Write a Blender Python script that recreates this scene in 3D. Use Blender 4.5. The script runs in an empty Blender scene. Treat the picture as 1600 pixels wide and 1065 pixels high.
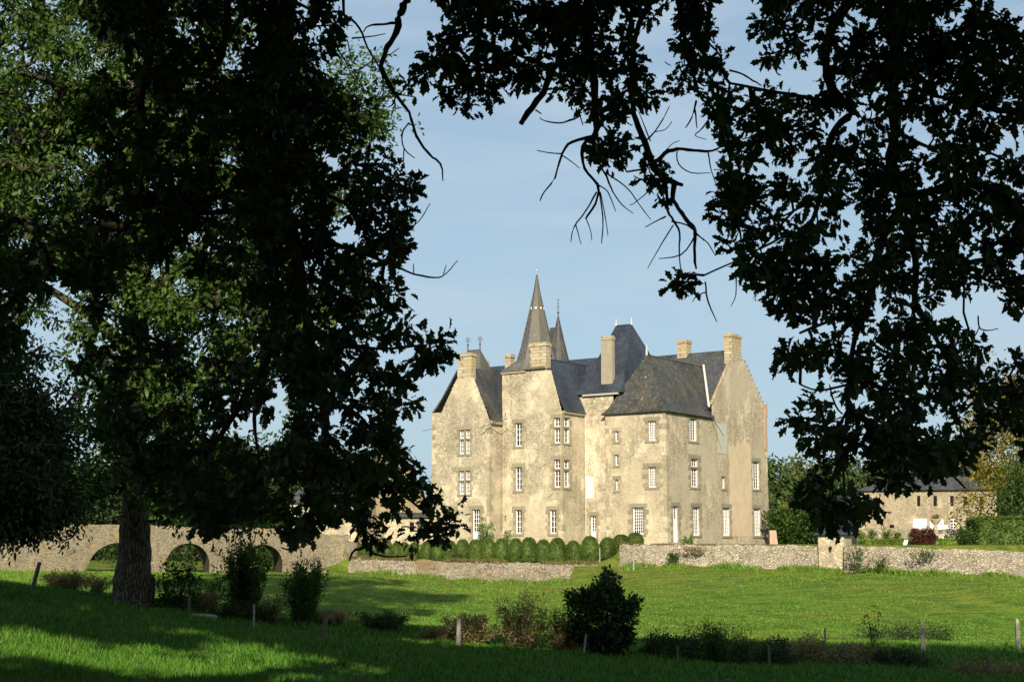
import bpy, bmesh, math, random
import numpy as np
from mathutils import Vector, geometry
R = math.radians
SC = bpy.context.scene
COL = SC.collection
random.seed(7)
# ---------------------------------------------------------------- camera
# world units are metres; the lens is at the origin, looking along +Y
FPX, CX, CY, HOR = 2200.0, 800.0, 532.5, 845.5
PITCH = math.atan((HOR - CY) / FPX)
cam_d = bpy.data.cameras.new('camera'); cam = bpy.data.objects.new('camera', cam_d); COL.objects.link(cam)
cam_d.lens = 36 * FPX / 1600; cam_d.sensor_width = 36; cam_d.clip_end = 6000; cam_d.clip_start = .1
cam.location = (0, 0, 0); cam.rotation_euler = (R(90) + PITCH, 0, 0)
SC.camera = cam
# ---------------------------------------------------------------- sky, sun, exposure
SUN_EL, SUN_T = R(27), R(2.5)         # height; angle from straight behind the camera towards the left
SUND = Vector((-math.sin(SUN_T) * math.cos(SUN_EL), -math.cos(SUN_T) * math.cos(SUN_EL), math.sin(SUN_EL)))
world = bpy.data.worlds.new('World'); SC.world = world; world.use_nodes = True
wn = world.node_tree.nodes; wl = world.node_tree.links
bg = wn['Background']; bg.inputs['Strength'].default_value = .085
sky = wn.new('ShaderNodeTexSky'); sky.sky_type = 'NISHITA'; sky.sun_disc = False
sky.sun_elevation = SUN_EL; sky.sun_rotation = R(180) + SUN_T
sky.air_density = 1.0; sky.dust_density = .7; sky.ozone_density = 1.6; sky.altitude = 100
# thin high cloud veil in front of the blue
tc = wn.new('ShaderNodeTexCoord'); mp = wn.new('ShaderNodeMapping'); mp.inputs['Scale'].default_value = (1.6, 1.6, 11); mp.inputs['Rotation'].default_value = (0, R(-14), R(20))
nz = wn.new('ShaderNodeTexNoise'); nz.inputs['Distortion'].default_value = .5; nz.inputs['Scale'].default_value = 2.6; nz.inputs['Detail'].default_value = 7; nz.inputs['Roughness'].default_value = .5
rp = wn.new('ShaderNodeValToRGB'); rp.color_ramp.elements[0].position = .42; rp.color_ramp.elements[0].color = (0, 0, 0, 1)
rp.color_ramp.elements[1].position = .8; rp.color_ramp.elements[1].color = (.45, .45, .45, 1)
mx = wn.new('ShaderNodeMixRGB'); mx.inputs['Color2'].default_value = (3.55, 4.85, 5.85, 1)
wl.new(tc.outputs['Generated'], mp.inputs['Vector']); wl.new(mp.outputs[0], nz.inputs['Vector']); wl.new(nz.outputs['Fac'], rp.inputs[0])
sx = wn.new('ShaderNodeSeparateXYZ'); wl.new(tc.outputs['Generated'], sx.inputs[0])      # thicker air towards the horizon
hz = wn.new('ShaderNodeMapRange'); hz.inputs['From Min'].default_value = .0; hz.inputs['From Max'].default_value = .5; hz.inputs['To Min'].default_value = .9; hz.inputs['To Max'].default_value = .45
wl.new(sx.outputs[2], hz.inputs[0]); mxx = wn.new('ShaderNodeMath'); mxx.operation = 'MAXIMUM'; wl.new(rp.outputs[0], mxx.inputs[0]); wl.new(hz.outputs[0], mxx.inputs[1])
ad = wn.new('ShaderNodeMath'); ad.operation = 'MULTIPLY_ADD'; ad.inputs[1].default_value = .3; wl.new(rp.outputs[0], ad.inputs[0]); wl.new(hz.outputs[0], ad.inputs[2])
wl.new(ad.outputs[0], mx.inputs['Fac'])
wisp = wn.new('ShaderNodeMixRGB'); wisp.inputs['Color2'].default_value = (6.0, 6.6, 7.2, 1); wl.new(sky.outputs[0], mx.inputs['Color1']); wl.new(mx.outputs[0], wisp.inputs['Color1']); wm = wn.new('ShaderNodeMath'); wm.operation = 'MULTIPLY'; wm.inputs[1].default_value = .8; wl.new(rp.outputs[0], wm.inputs[0]); wl.new(wm.outputs[0], wisp.inputs['Fac']); wl.new(wisp.outputs[0], bg.inputs['Color'])
sd = bpy.data.lights.new('sun', 'SUN'); sun = bpy.data.objects.new('sun', sd); COL.objects.link(sun)
sd.energy = 5.0; sd.angle = R(.53); sd.color = (1.0, .88, .70)
sun.rotation_euler = SUND.to_track_quat('Z', 'Y').to_euler(); sun.location = (-30, -60, 60)
SC.view_settings.view_transform = 'Standard'; SC.view_settings.look = 'None'
SC.view_settings.exposure = 0.5; SC.view_settings.gamma = 1
SC.render.engine = 'CYCLES'
SC.cycles.max_bounces = 5; SC.cycles.diffuse_bounces = 2; SC.cycles.glossy_bounces = 2; SC.cycles.transmission_bounces = 3; SC.cycles.transparent_max_bounces = 4

# ---------------------------------------------------------------- measuring helpers: a direction through the lens, turned into real points
cp, sp = math.cos(PITCH), math.sin(PITCH)
def ray(px, py):
    cx, cy = (px - CX) / FPX, -(py - CY) / FPX
    return Vector((cx, cp - cy * sp, cy * cp + sp))
def W(px, py, D):
    r = ray(px, py); return r * (D / r.y)
def pxof(P):            # numpy (n,3) -> picture x, y
    P = np.asarray(P, float); fwd = P[:, 1] * cp + P[:, 2] * sp; up = -P[:, 1] * sp + P[:, 2] * cp
    fwd = np.where(fwd < .05, .05, fwd)
    return CX + FPX * P[:, 0] / fwd, CY - FPX * up / fwd
TH = R(34.8)
U = Vector((math.cos(TH), -math.sin(TH), 0)); V = Vector((math.sin(TH), math.cos(TH), 0))
T0 = W(1043, HOR, 110); T0.z = 0
def F(a, b, z): return T0 + U * a + V * b + Vector((0, 0, z))
def hit(px, py, ax, c):  # ax 'b': plane b=c, returns (a,z); ax 'a': plane a=c, returns (b,z)
    r = ray(px, py); n = V if ax == 'b' else U; o = F(0, c, 0) if ax == 'b' else F(c, 0, 0)
    p = r * (o.dot(n) / r.dot(n)); d = p - T0
    return (d.dot(U) if ax == 'b' else d.dot(V), p.z)

# ---------------------------------------------------------------- mesh helpers
class MB:
    def __init__(s): s.v = []; s.f = []; s.m = []; s.smooth = False
    def add(s, vs, fs, mi=0):
        o = len(s.v); s.v += [tuple(p) for p in vs]; s.f += [tuple(i + o for i in f) for f in fs]; s.m += [mi] * len(fs); return s
    def hexa(s, p, mi=0):   # 8 points: bottom 4, top 4
        return s.add(p, [(0, 3, 2, 1), (4, 5, 6, 7), (0, 1, 5, 4), (1, 2, 6, 5), (2, 3, 7, 6), (3, 0, 4, 7)], mi)
    def box(s, x0, x1, y0, y1, z0, z1, mi=0):
        return s.hexa([(x0, y0, z0), (x1, y0, z0), (x1, y1, z0), (x0, y1, z0), (x0, y0, z1), (x1, y0, z1), (x1, y1, z1), (x0, y1, z1)], mi)
    def fbox(s, a0, a1, b0, b1, z0, z1, mi=0, top=1.0):
        am, bm_ = (a0 + a1) / 2, (b0 + b1) / 2
        k = lambda a, b: (am + (a - am) * top, bm_ + (b - bm_) * top)
        q = [(a0, b0), (a1, b0), (a1, b1), (a0, b1)]
        return s.hexa([F(a, b, z0) for a, b in q] + [F(*k(a, b), z1) for a, b in q], mi)
    def slab(s, pts, th, mi=0):  # polygon given thickness downwards along its normal
        pts = [Vector(p) for p in pts]; n = Vector((0, 0, 0))
        for i in range(len(pts)): n += pts[i].cross(pts[(i + 1) % len(pts)])
        n.normalize()
        if n.z < 0: pts.reverse(); n = -n
        k = len(pts); lo = [p - n * th for p in pts]
        return s.add(pts + lo, [tuple(range(k)), tuple(reversed(range(k, 2 * k)))] + [(i, k + i, k + (i + 1) % k, (i + 1) % k) for i in range(k)], mi)
    def tube(s, pts, rad, n=6, mi=0, cap=True):
        pts = [Vector(p) for p in pts]; rings = []; up = Vector((.3, .2, 1)).normalized()
        for i, p in enumerate(pts):
            t = (pts[min(i + 1, len(pts) - 1)] - pts[max(i - 1, 0)])
            t = t.normalized() if t.length > 1e-6 else Vector((0, 0, 1))
            x = t.cross(up);  x = x.normalized() if x.length > 1e-3 else t.orthogonal().normalized()
            y = t.cross(x); r = rad[i] if hasattr(rad, '__len__') else rad
            rings.append([p + (x * math.cos(2 * math.pi * k / n) + y * math.sin(2 * math.pi * k / n)) * r for k in range(n)])
        vs = [q for rg in rings for q in rg]; fs = []
        for i in range(len(pts) - 1):
            for k in range(n):
                k2 = (k + 1) % n; fs.append((i * n + k, i * n + k2, (i + 1) * n + k2, (i + 1) * n + k))
        if cap: fs += [tuple(reversed(range(n))), tuple(range((len(pts) - 1) * n, len(pts) * n))]
        return s.add(vs, fs, mi)
    def lathe(s, c, prof, n=16, mi=0, rot=0.0):   # prof: (radius, z)
        c = Vector(c); vs = []; fs = []
        for r, z in prof:
            for k in range(n):
                t = rot + 2 * math.pi * k / n; vs.append(c + Vector((r * math.cos(t), r * math.sin(t), z)))
        for i in range(len(prof) - 1):
            for k in range(n):
                k2 = (k + 1) % n; fs.append((i * n + k, i * n + k2, (i + 1) * n + k2, (i + 1) * n + k))
        fs.append(tuple(reversed(range(n)))); fs.append(tuple(range((len(prof) - 1) * n, len(prof) * n)))
        return s.add(vs, fs, mi)
    def build(s, name, mats, parent=None, smooth=False):
        me = bpy.data.meshes.new(name); me.from_pydata(s.v, [], s.f)
        if not isinstance(mats, (list, tuple)): mats = [mats]
        for m in mats: me.materials.append(m)
        me.polygons.foreach_set('material_index', s.m)
        if smooth: me.polygons.foreach_set('use_smooth', [True] * len(s.f))
        me.update(); o = bpy.data.objects.new(name, me); COL.objects.link(o)
        if parent is not None: o.parent = parent
        return o
def tag(o, label=None, cat=None, group=None, kind=None):
    if label: o['label'] = label
    if cat: o['category'] = cat
    if group: o['group'] = group
    if kind: o['kind'] = kind
    return o
def thing(name, label, cat, group=None, loc=(0, 0, 0)):
    o = bpy.data.objects.new(name, None); o.empty_display_size = .2; COL.objects.link(o); o.location = loc
    return tag(o, label, cat, group)
def child(o, root):      # mesh built in world coordinates, kept in place below a root that stands at its own base
    o.parent = root; o.matrix_parent_inverse = root.matrix_world.inverted() if False else __import__('mathutils').Matrix.Translation(-root.location); return o

# ---------------------------------------------------------------- materials
class NT:
    def __init__(s, name, rough=.9, spec=.2):
        s.m = bpy.data.materials.new(name); s.m.use_nodes = True; s.n = s.m.node_tree.nodes; s.l = s.m.node_tree.links
        s.b = s.n['Principled BSDF']; s.b.inputs['Roughness'].default_value = rough; s.b.inputs['Specular IOR Level'].default_value = spec
        s.pos = s.n.new('ShaderNodeNewGeometry').outputs['Position']
    def noise(s, scale, detail=4, rough=.6, vec=None, dist=0):
        n = s.n.new('ShaderNodeTexNoise'); n.inputs['Scale'].default_value = scale; n.inputs['Detail'].default_value = detail
        n.inputs['Roughness'].default_value = rough; n.inputs['Distortion'].default_value = dist
        s.l.new(vec or s.pos, n.inputs['Vector']); return n.outputs['Fac']
    def vor(s, scale, feat='F1', vec=None, out='Distance', rnd=1):
        n = s.n.new('ShaderNodeTexVoronoi'); n.feature = feat; n.inputs['Scale'].default_value = scale; n.inputs['Randomness'].default_value = rnd
        s.l.new(vec or s.pos, n.inputs['Vector']); return n.outputs[out]
    def scale(s, v, loc=(0, 0, 0), rot=(0, 0, 0)):
        n = s.n.new('ShaderNodeMapping'); n.inputs['Scale'].default_value = v; n.inputs['Location'].default_value = loc; n.inputs['Rotation'].default_value = rot
        s.l.new(s.pos, n.inputs['Vector']); return n.outputs[0]
    def ramp(s, fac, stops, interp='LINEAR'):
        n = s.n.new('ShaderNodeValToRGB'); cr = n.color_ramp; cr.interpolation = interp
        while len(cr.elements) < len(stops): cr.elements.new(.5)
        for e, (p, c) in zip(cr.elements, stops):
            e.position = p; e.color = (*c, 1) if hasattr(c, '__len__') else (c, c, c, 1)
        s.l.new(fac, n.inputs[0]); return n.outputs[0]
    def mix(s, fac, a, b, mode='MIX'):
        n = s.n.new('ShaderNodeMixRGB'); n.blend_type = mode
        for i, x in ((0, fac), (1, a), (2, b)):
            if isinstance(x, (int, float)): n.inputs[i].default_value = x if i == 0 else (x, x, x, 1)
            elif isinstance(x, tuple): n.inputs[i].default_value = (*x, 1)
            else: s.l.new(x, n.inputs[i])
        return n.outputs[0]
    def math(s, op, a, b=0.0):
        n = s.n.new('ShaderNodeMath'); n.operation = op
        for i, x in ((0, a), (1, b)):
            if isinstance(x, (int, float)): n.inputs[i].default_value = x
            else: s.l.new(x, n.inputs[i])
        return n.outputs[0]
    def sep(s, vec=None):
        n = s.n.new('ShaderNodeSeparateXYZ'); s.l.new(vec or s.pos, n.inputs[0]); return n.outputs
    def col(s, c):
        if isinstance(c, tuple): s.b.inputs['Base Color'].default_value = (*c, 1)
        else: s.l.new(c, s.b.inputs['Base Color'])
        return s
    def bump(s, h, strength=.5, dist=.05):
        n = s.n.new('ShaderNodeBump'); n.inputs['Strength'].default_value = strength; n.inputs['Distance'].default_value = dist
        s.l.new(h, n.inputs['Height']); s.l.new(n.outputs[0], s.b.inputs['Normal']); return s
    def island(s):
        return s.n.new('ShaderNodeNewGeometry').outputs['Random Per Island']

def rubble(name, stone, mortar, speck=.25, patch=.5, scale=5.5, lich=.0, sq=1.5, patchcol=None, dark=.55, jw=.09):
    """plastered or bare rubble: stones, joints, small dark holes, large worn patches"""
    t = NT(name)
    v = t.scale((1, 1, sq)); vd = t.noise(3.0, 3); 
    warp = t.n.new('ShaderNodeVectorMath'); warp.operation = 'ADD'; t.l.new(v, warp.inputs[0])
    wn_ = t.n.new('ShaderNodeTexNoise'); wn_.inputs['Scale'].default_value = 4; t.l.new(t.pos, wn_.inputs['Vector'])
    sc_ = t.n.new('ShaderNodeVectorMath'); sc_.operation = 'SCALE'; sc_.inputs[3].default_value = .12; t.l.new(wn_.outputs['Color'], sc_.inputs[0]); t.l.new(sc_.outputs[0], warp.inputs[1])
    wv = warp.outputs[0]
    cell = t.vor(scale, 'F1', wv, 'Color'); edge = t.vor(scale, 'DISTANCE_TO_EDGE', wv)
    cs = t.sep(cell)[0]
    st = t.ramp(cs, [(0, tuple(c * dark for c in stone)), (.35, tuple(c * .85 for c in stone)), (.7, stone), (1, tuple(min(1, c * 1.18) for c in stone))])
    joint = t.ramp(edge, [(.02, 1), (jw, 0)])
    big = t.noise(.42, 5, .62, dist=.4)
    bare = t.ramp(big, [(patch - .06, 0), (patch + .06, 1)])       # 1 where the plaster has gone
    c = t.mix(joint, st, mortar)
    c = t.mix(t.math('MULTIPLY', t.math('SUBTRACT', 1.0, bare), .78), c, mortar)
    holes = t.ramp(t.vor(scale * .75, 'F1', t.scale((1, 1, 1.3), (3, 1, 2))), [(.2, 1), (.31, 0)])
    hsel = t.ramp(t.noise(1.1, 4, .6), [(.42, 0), (.6, 1)])
    c = t.mix(t.math('MULTIPLY', t.math('MULTIPLY', holes, hsel), speck), c, tuple(x * .3 for x in stone))
    stain = t.ramp(t.noise(.16, 6, .65, t.scale((1, 1, .5))), [(.36, .84), (.6, 1.06)])
    c = t.mix(1.0, c, stain, 'MULTIPLY')
    run = t.ramp(t.noise(1.3, 5, .65, t.scale((1, 1, .12))), [(.38, .78), (.56, 1.04)])
    c = t.mix(1.0, c, run, 'MULTIPLY')
    c = t.mix(t.ramp(t.noise(1.5, 7, .75, t.scale((1, 1, .8), (6, 2, 8)), .6), [(.46, 0), (.58, .7)]), c, tuple(x * .6 + .02 for x in stone))
    c = t.mix(t.ramp(t.noise(3.2, 6, .8, t.scale((1, 1, 1), (1, 12, 8))), [(.5, 0), (.66, .45)]), c, tuple(min(1, x * 1.25) for x in stone))
    c = t.mix(t.ramp(t.noise(7.5, 4, .75, t.scale((1, 1, 1.4), (4, 4, 1))), [(.52, 0), (.62, .6)]), c, tuple(x * .5 for x in stone))
    if patchcol: c = t.mix(t.ramp(t.noise(.23, 5, .6, t.scale((1, 1, 1), (9, 4, 1))), [(.46, 0), (.62, .8)]), c, patchcol)
    if lich: c = t.mix(t.ramp(t.noise(1.7, 6, .7, t.scale((1, 1, 1), (2, 7, 1))), [(.6 - lich * .25, 0), (.78 - lich * .25, .85)]), c, (.42, .27, .06))
    t.col(c)
    h = t.math('ADD', t.math('MULTIPLY', t.ramp(edge, [(0, 0), (.14, 1)]), bare), t.math('MULTIPLY', t.noise(14, 4), .35))
    t.bump(h, .8, .035)
    return t.m
def slate(name, c0, c1, lich=.3, moss=.2):
    t = NT(name, .55, .35)
    x, y, z = t.sep()
    cmb = t.n.new('ShaderNodeCombineXYZ')
    t.l.new(t.math('ADD', t.math('MULTIPLY', x, 1.15), t.math('MULTIPLY', y, .55)), cmb.inputs[0]); t.l.new(z, cmb.inputs[1])
    br = t.n.new('ShaderNodeTexBrick'); br.inputs['Scale'].default_value = 1; br.inputs['Brick Width'].default_value = .26; br.inputs['Row Height'].default_value = .17
    br.inputs['Mortar Size'].default_value = .012; br.inputs['Bias'].default_value = 0
    br.inputs['Color1'].default_value = (*c0, 1); br.inputs['Color2'].default_value = (*c1, 1); br.inputs['Mortar'].default_value = (*[q * .35 for q in c0], 1)
    t.l.new(cmb.outputs[0], br.inputs['Vector']); c = br.outputs['Color']
    c = t.mix(1.0, c, t.ramp(t.noise(.5, 6, .65, t.scale((1, 1, .35))), [(.35, .62), (.65, 1.25)]), 'MULTIPLY')
    if moss: c = t.mix(t.ramp(t.noise(.8, 7, .7, t.scale((1, 1, .5), (4, 4, 4))), [(.5 - moss * .2, 0), (.72 - moss * .2, .8)]), c, (.11, .095, .055))
    if lich: c = t.mix(t.ramp(t.noise(5.5, 5, .7, t.scale((1, 1, .45), (1, 9, 4))), [(.66 - lich * .2, 0), (.76 - lich * .2, .75)]), c, (.36, .34, .26))
    t.col(c); t.bump(t.math('ADD', br.outputs['Fac'], t.math('MULTIPLY', t.noise(3), .6)), -.5, .02)
    return t.m
M = {}
M['plaster'] = rubble('cream_plaster_rubble', (.5, .43, .3), (.74, .645, .455), 1.0, .44, 5.0, patchcol=(.56, .48, .33))
M['plaster_smooth'] = rubble('smooth_cream_plaster', (.5, .43, .3), (.72, .63, .46), .8, .5, 5.0)
M['rubble'] = rubble('bare_rubble', (.5, .42, .29), (.73, .62, .435), 1.0, .42, 5.2, patchcol=(.5, .435, .32), dark=.5)
M['gable_stone'] = rubble('lichen_gable_stone', (.42, .35, .22), (.52, .43, .27), .6, .36, 4.6, lich=.25)
M['bridge'] = rubble('bridge_stone', (.31, .265, .18), (.25, .21, .14), .7, .3, 5.4, lich=.14, dark=.4)
M['drywall'] = rubble('garden_wall_stone', (.5, .44, .33), (.13, .105, .065), .9, .12, 5.2, jw=.17, lich=.04, sq=1.7, dark=.42)
M['pier'] = rubble('pier_stone', (.58, .5, .34), (.42, .34, .22), .3, .1, 2.6, sq=1.4, dark=.6)
M['barn'] = rubble('barn_stone', (.42, .35, .235), (.54, .455, .31), .5, .42, 4.5)
t = NT('dressed_stone'); t.col(t.mix(1.0, t.ramp(t.island(), [(0, (.25, .215, .145)), (.5, (.31, .27, .185)), (1, (.4, .34, .235))]), t.ramp(t.noise(6, 5, .7), [(.3, .7), (.7, 1.12)]), 'MULTIPLY')); t.bump(t.noise(20), .4, .02); M['dressed'] = t.m
t = NT('corner_stone'); t.col(t.mix(1.0, t.ramp(t.island(), [(0, (.32, .27, .185)), (.5, (.44, .375, .26)), (1, (.58, .5, .35))]), t.ramp(t.noise(5, 5, .7), [(.3, .7), (.7, 1.12)]), 'MULTIPLY')); t.bump(t.noise(20), .4, .02); M['quoin'] = t.m
t = NT('chimney_stone')
bk = t.n.new('ShaderNodeTexBrick'); cmb = t.n.new('ShaderNodeCombineXYZ'); x, y, z = t.sep(); t.l.new(t.math('ADD', x, y), cmb.inputs[0]); t.l.new(z, cmb.inputs[1]); t.l.new(cmb.outputs[0], bk.inputs['Vector'])
for k, v_ in (('Scale', 1), ('Brick Width', .5), ('Row Height', .27), ('Mortar Size', .022), ('Color1', (.4, .34, .23, 1)), ('Color2', (.54, .47, .33, 1)), ('Mortar', (.26, .22, .15, 1))): bk.inputs[k].default_value = v_
c = t.mix(t.ramp(t.noise(1.2, 6, .7), [(.5, 0), (.66, .75)]), bk.outputs['Color'], (.44, .3, .1))
t.col(t.mix(1.0, c, t.ramp(t.noise(5, 5, .7), [(.3, .7), (.7, 1.1)]), 'MULTIPLY')); t.bump(t.math('ADD', bk.outputs['Fac'], t.noise(12)), -.5, .02); M['chimney'] = t.m
M['slate_blue'] = slate('blue_slate', (.034, .042, .058), (.052, .063, .082), .02, .0)
M['slate_old'] = slate('old_lichened_slate', (.045, .046, .045), (.078, .077, .07), .36, .12)
M['slate_mid'] = slate('worn_slate', (.045, .049, .055), (.07, .074, .08), .2, .1)
M['slate_brown'] = slate('weathered_spire_slate', (.1, .1, .09), (.125, .122, .108), .25, .3)
def plain(name, c, rough=.6, spec=.3, var=.12, sc=6):
    t = NT(name, rough, spec); t.col(t.mix(1.0, c, t.ramp(t.noise(sc, 4), [(.3, 1 - var), (.7, 1 + var)]), 'MULTIPLY')); return t.m
M['white'] = plain('white_window_paint', (.8, .79, .77), .5, .3, .06, 3)
t = NT('window_glass', .08, .6); t.col(t.ramp(t.noise(.9, 3), [(.4, (.01, .011, .016)), (.55, (.045, .042, .045)), (.68, (.16, .15, .14))])); M['glass'] = t.m
M['red_curtain'] = plain('red_curtain_behind_glass', (.1, .02, .02), .4)
M['pale_curtain'] = plain('pale_curtain_behind_glass', (.38, .36, .33), .4)
M['board'] = plain('white_board', (.72, .68, .58), .7, .2, .05)
M['grey_panel'] = plain('grey_infill', (.44, .43, .36), .8, .2, .06, 2)
M['peach'] = plain('peach_render', (.55, .44, .3), .9, .1, .1, 1.1)
M['lead'] = plain('lead_flashing', (.5, .49, .46), .5, .4, .15)
M['iron'] = plain('dark_iron', (.06, .06, .065), .5, .5)
M['white_panel'] = plain('white_panel', (.82, .81, .78), .6, .2, .03)
M['concrete'] = plain('weathered_concrete', (.27, .25, .2), .9, .1, .3, 9)
M['wood'] = plain('grey_wood_post', (.13, .1, .07), .9, .1, .3, 9)
M['brick'] = plain('pink_brick', (.42, .31, .22), .9, .1, .2, 5)
M['dark'] = plain('dark_opening', (.015, .013, .012), .9, .1)
# ---------------------------------------------------------------- terrain (heights below the lens)
cps = [(0, -3, -1.62), (-12, 0, -1.0), (12, 0, -2.0), (-30, 0, -.4), (30, 0, -2.6), (0, -40, -1.0), (-50, -30, .4), (50, -30, -1.5)]
for px, py, D in [(0, 1060, 20), (0, 985, 28), (150, 1060, 22), (0, 925, 44), (210, 944, 48), (50, 923, 46), (350, 1000, 34), (508, 1006, 43), (396, 983, 45), (294, 962, 47),
                  (718, 1004, 52), (912, 1020, 50), (1059, 1030, 50), (1202, 1038, 49), (1290, 1018, 56), (1390, 1028, 52), (1443, 1014, 58), (1591, 1011, 60), (1546, 1054, 46),
                  (800, 1065, 36), (1200, 1065, 40), (1600, 1068, 43), (500, 1065, 28), (300, 918, 75), (500, 950, 70), (800, 962, 75), (1200, 962, 78), (1600, 962, 80), (0, 905, 70),
                  (500, 902, 96), (700, 908, 102), (840, 914, 102), (930, 899, 102), (1000, 883, 103), (1100, 889, 100), (1276, 895, 97), (1600, 901, 92), (1000, 912, 96), (1300, 920, 88), (1600, 925, 84),
                  (0, 891, 101), (140, 893, 103), (263, 894, 105), (440, 894, 107.3), (540, 893, 108)]:
    p = W(px, py, D); cps.append((p.x, p.y, p.z))
for x in (-110, -60, -20, 20, 60, 110): cps += [(x, 150, -1.6), (x, 200, -1.2)]
cps += [(-70, 95, -1.6), (-70, 50, -.8), (80, 92, -2.6), (80, 50, -4.6), (75, 70, -4.5)]
cps = np.array(cps)
def _k(r2): return np.where(r2 > 1e-9, .5 * r2 * np.log(np.maximum(r2, 1e-9)), 0)
_n = len(cps); _d = ((cps[:, None, :2] - cps[None, :, :2]) ** 2).sum(-1)
_A = np.zeros((_n + 3, _n + 3)); _A[:_n, :_n] = _k(_d) + np.eye(_n) * 2.0; _P = np.c_[np.ones(_n), cps[:, :2]]; _A[:_n, _n:] = _P; _A[_n:, :_n] = _P.T
_w = np.linalg.solve(_A, np.r_[cps[:, 2], 0, 0, 0])
def ground_h(x, y):
    x = np.atleast_1d(np.asarray(x, float)); y = np.atleast_1d(np.asarray(y, float)); out = np.empty(len(x))
    for i in range(0, len(x), 20000):
        xx, yy = x[i:i + 20000], y[i:i + 20000]
        d = (xx[:, None] - cps[None, :, 0]) ** 2 + (yy[:, None] - cps[None, :, 1]) ** 2
        h = _k(d) @ _w[:_n] + _w[_n] + _w[_n + 1] * xx + _w[_n + 2] * yy
        r = np.maximum(np.maximum(np.abs(xx) - 95, 0), np.maximum(np.maximum(yy - 170, 0), -35 - yy)); k = np.clip(r / 40, 0, 1); k = k * k * (3 - 2 * k)
        h = np.clip(h, -6, 3)
        h = h + .06 * np.sin(xx * .9 + 1.3 * np.sin(yy * .31)) * np.sin(yy * .7 + xx * .2) * (1 - k) + .03 * np.sin(xx * 2.3 + yy * 1.1) * (1 - k)
        out[i:i + 20000] = h * (1 - k) + (-1.2) * k
    return out
def gz(x, y): return float(ground_h([x], [y])[0])
def axis(lo, hi, step, far, m):
    a = list(np.arange(lo, hi + .01, step)); e = hi; s = step; out = []
    while e < far: s *= m; e += s; out.append(e)
    e = lo; s = step; pre = []
    while e > -far: s *= m; e -= s; pre.append(e)
    return np.array(pre[::-1] + a + out)
gx = axis(-75, 80, .75, 2500, 1.35); gy = axis(-20, 120, .75, 3000, 1.35)
X, Y = np.meshgrid(gx, gy); Z = ground_h(X.ravel(), Y.ravel())
def grid_mesh(name, X, Y, Z, mat):
    ny, nx = X.shape; me = bpy.data.meshes.new(name); n = nx * ny
    me.vertices.add(n); me.vertices.foreach_set('co', np.c_[X.ravel(), Y.ravel(), Z].ravel())
    i = np.arange(nx - 1)[None, :] + nx * np.arange(ny - 1)[:, None]; q = np.stack([i, i + 1, i + 1 + nx, i + nx], -1).reshape(-1, 4)
    me.loops.add(q.size); me.loops.foreach_set('vertex_index', q.ravel()); me.polygons.add(len(q))
    me.polygons.foreach_set('loop_start', np.arange(len(q)) * 4); me.polygons.foreach_set('loop_total', np.full(len(q), 4))
    me.polygons.foreach_set('use_smooth', np.ones(len(q), bool)); me.materials.append(mat); me.update(); me.validate()
    o = bpy.data.objects.new(name, me); COL.objects.link(o); return o
def grass_mat(name, dry=.0):
    t = NT(name, .95, .1)
    c = t.ramp(t.noise(.35, 7, .68, dist=.5), [(.3, (.06, .125, .012)), (.46, (.11, .215, .018)), (.6, (.155, .265, .026)), (.76, (.22, .28, .04))])
    c = t.mix(t.ramp(t.noise(.075, 5, .6, t.scale((1, 2.2, 1), (5, 2, 0))), [(.42, 0), (.62, .75)]), c, (.2, .215, .032))
    c = t.mix(t.ramp(t.noise(2.4, 5, .75), [(.35, .65), (.5, 0)]), c, (.045, .1, .008))
    y = t.sep()[1]; x = t.sep()[0]
    c = t.mix(t.ramp(t.math('DIVIDE', y, 100), [(.5, .85), (.66, 0)]), c, t.ramp(t.noise(1.1, 6, .7), [(.3, (.022, .06, .005)), (.7, (.05, .115, .009))]))  # near grass made darker in its colour to deepen the foreground shade
    # the rough bank below the garden wall is drier
    bank = t.math('MULTIPLY', t.ramp(t.math('DIVIDE', y, 200), [(.40, 0), (.49, 1)]), t.ramp(t.noise(.5, 6, .7, t.scale((1, 1.6, 1), (2, 2, 2))), [(.38, 0), (.62, .9)]))
    c = t.mix(bank, c, (.22, .19, .045))
    c = t.mix(t.ramp(t.noise(.9, 7, .8, t.scale((.5, 1.7, 1), (3, 3, 2)), .4), [(.4, .8), (.56, 0)]), c, (.04, .095, .012))
    c = t.mix(t.ramp(t.noise(.22, 6, .7, t.scale((1, 1.5, 1), (8, 1, 2))), [(.56, 0), (.66, .6)]), c, (.04, .085, .012))
    t.col(c); t.bump(t.math('ADD', t.noise(9, 6, .8), t.math('MULTIPLY', t.noise(1.2, 4), 1.5)), .9, .12); return t.m
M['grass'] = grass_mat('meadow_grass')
meadow = tag(grid_mesh('ground', X, Y, Z, M['grass']), kind='structure', label='green meadow dipping below the chateau')

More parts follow.
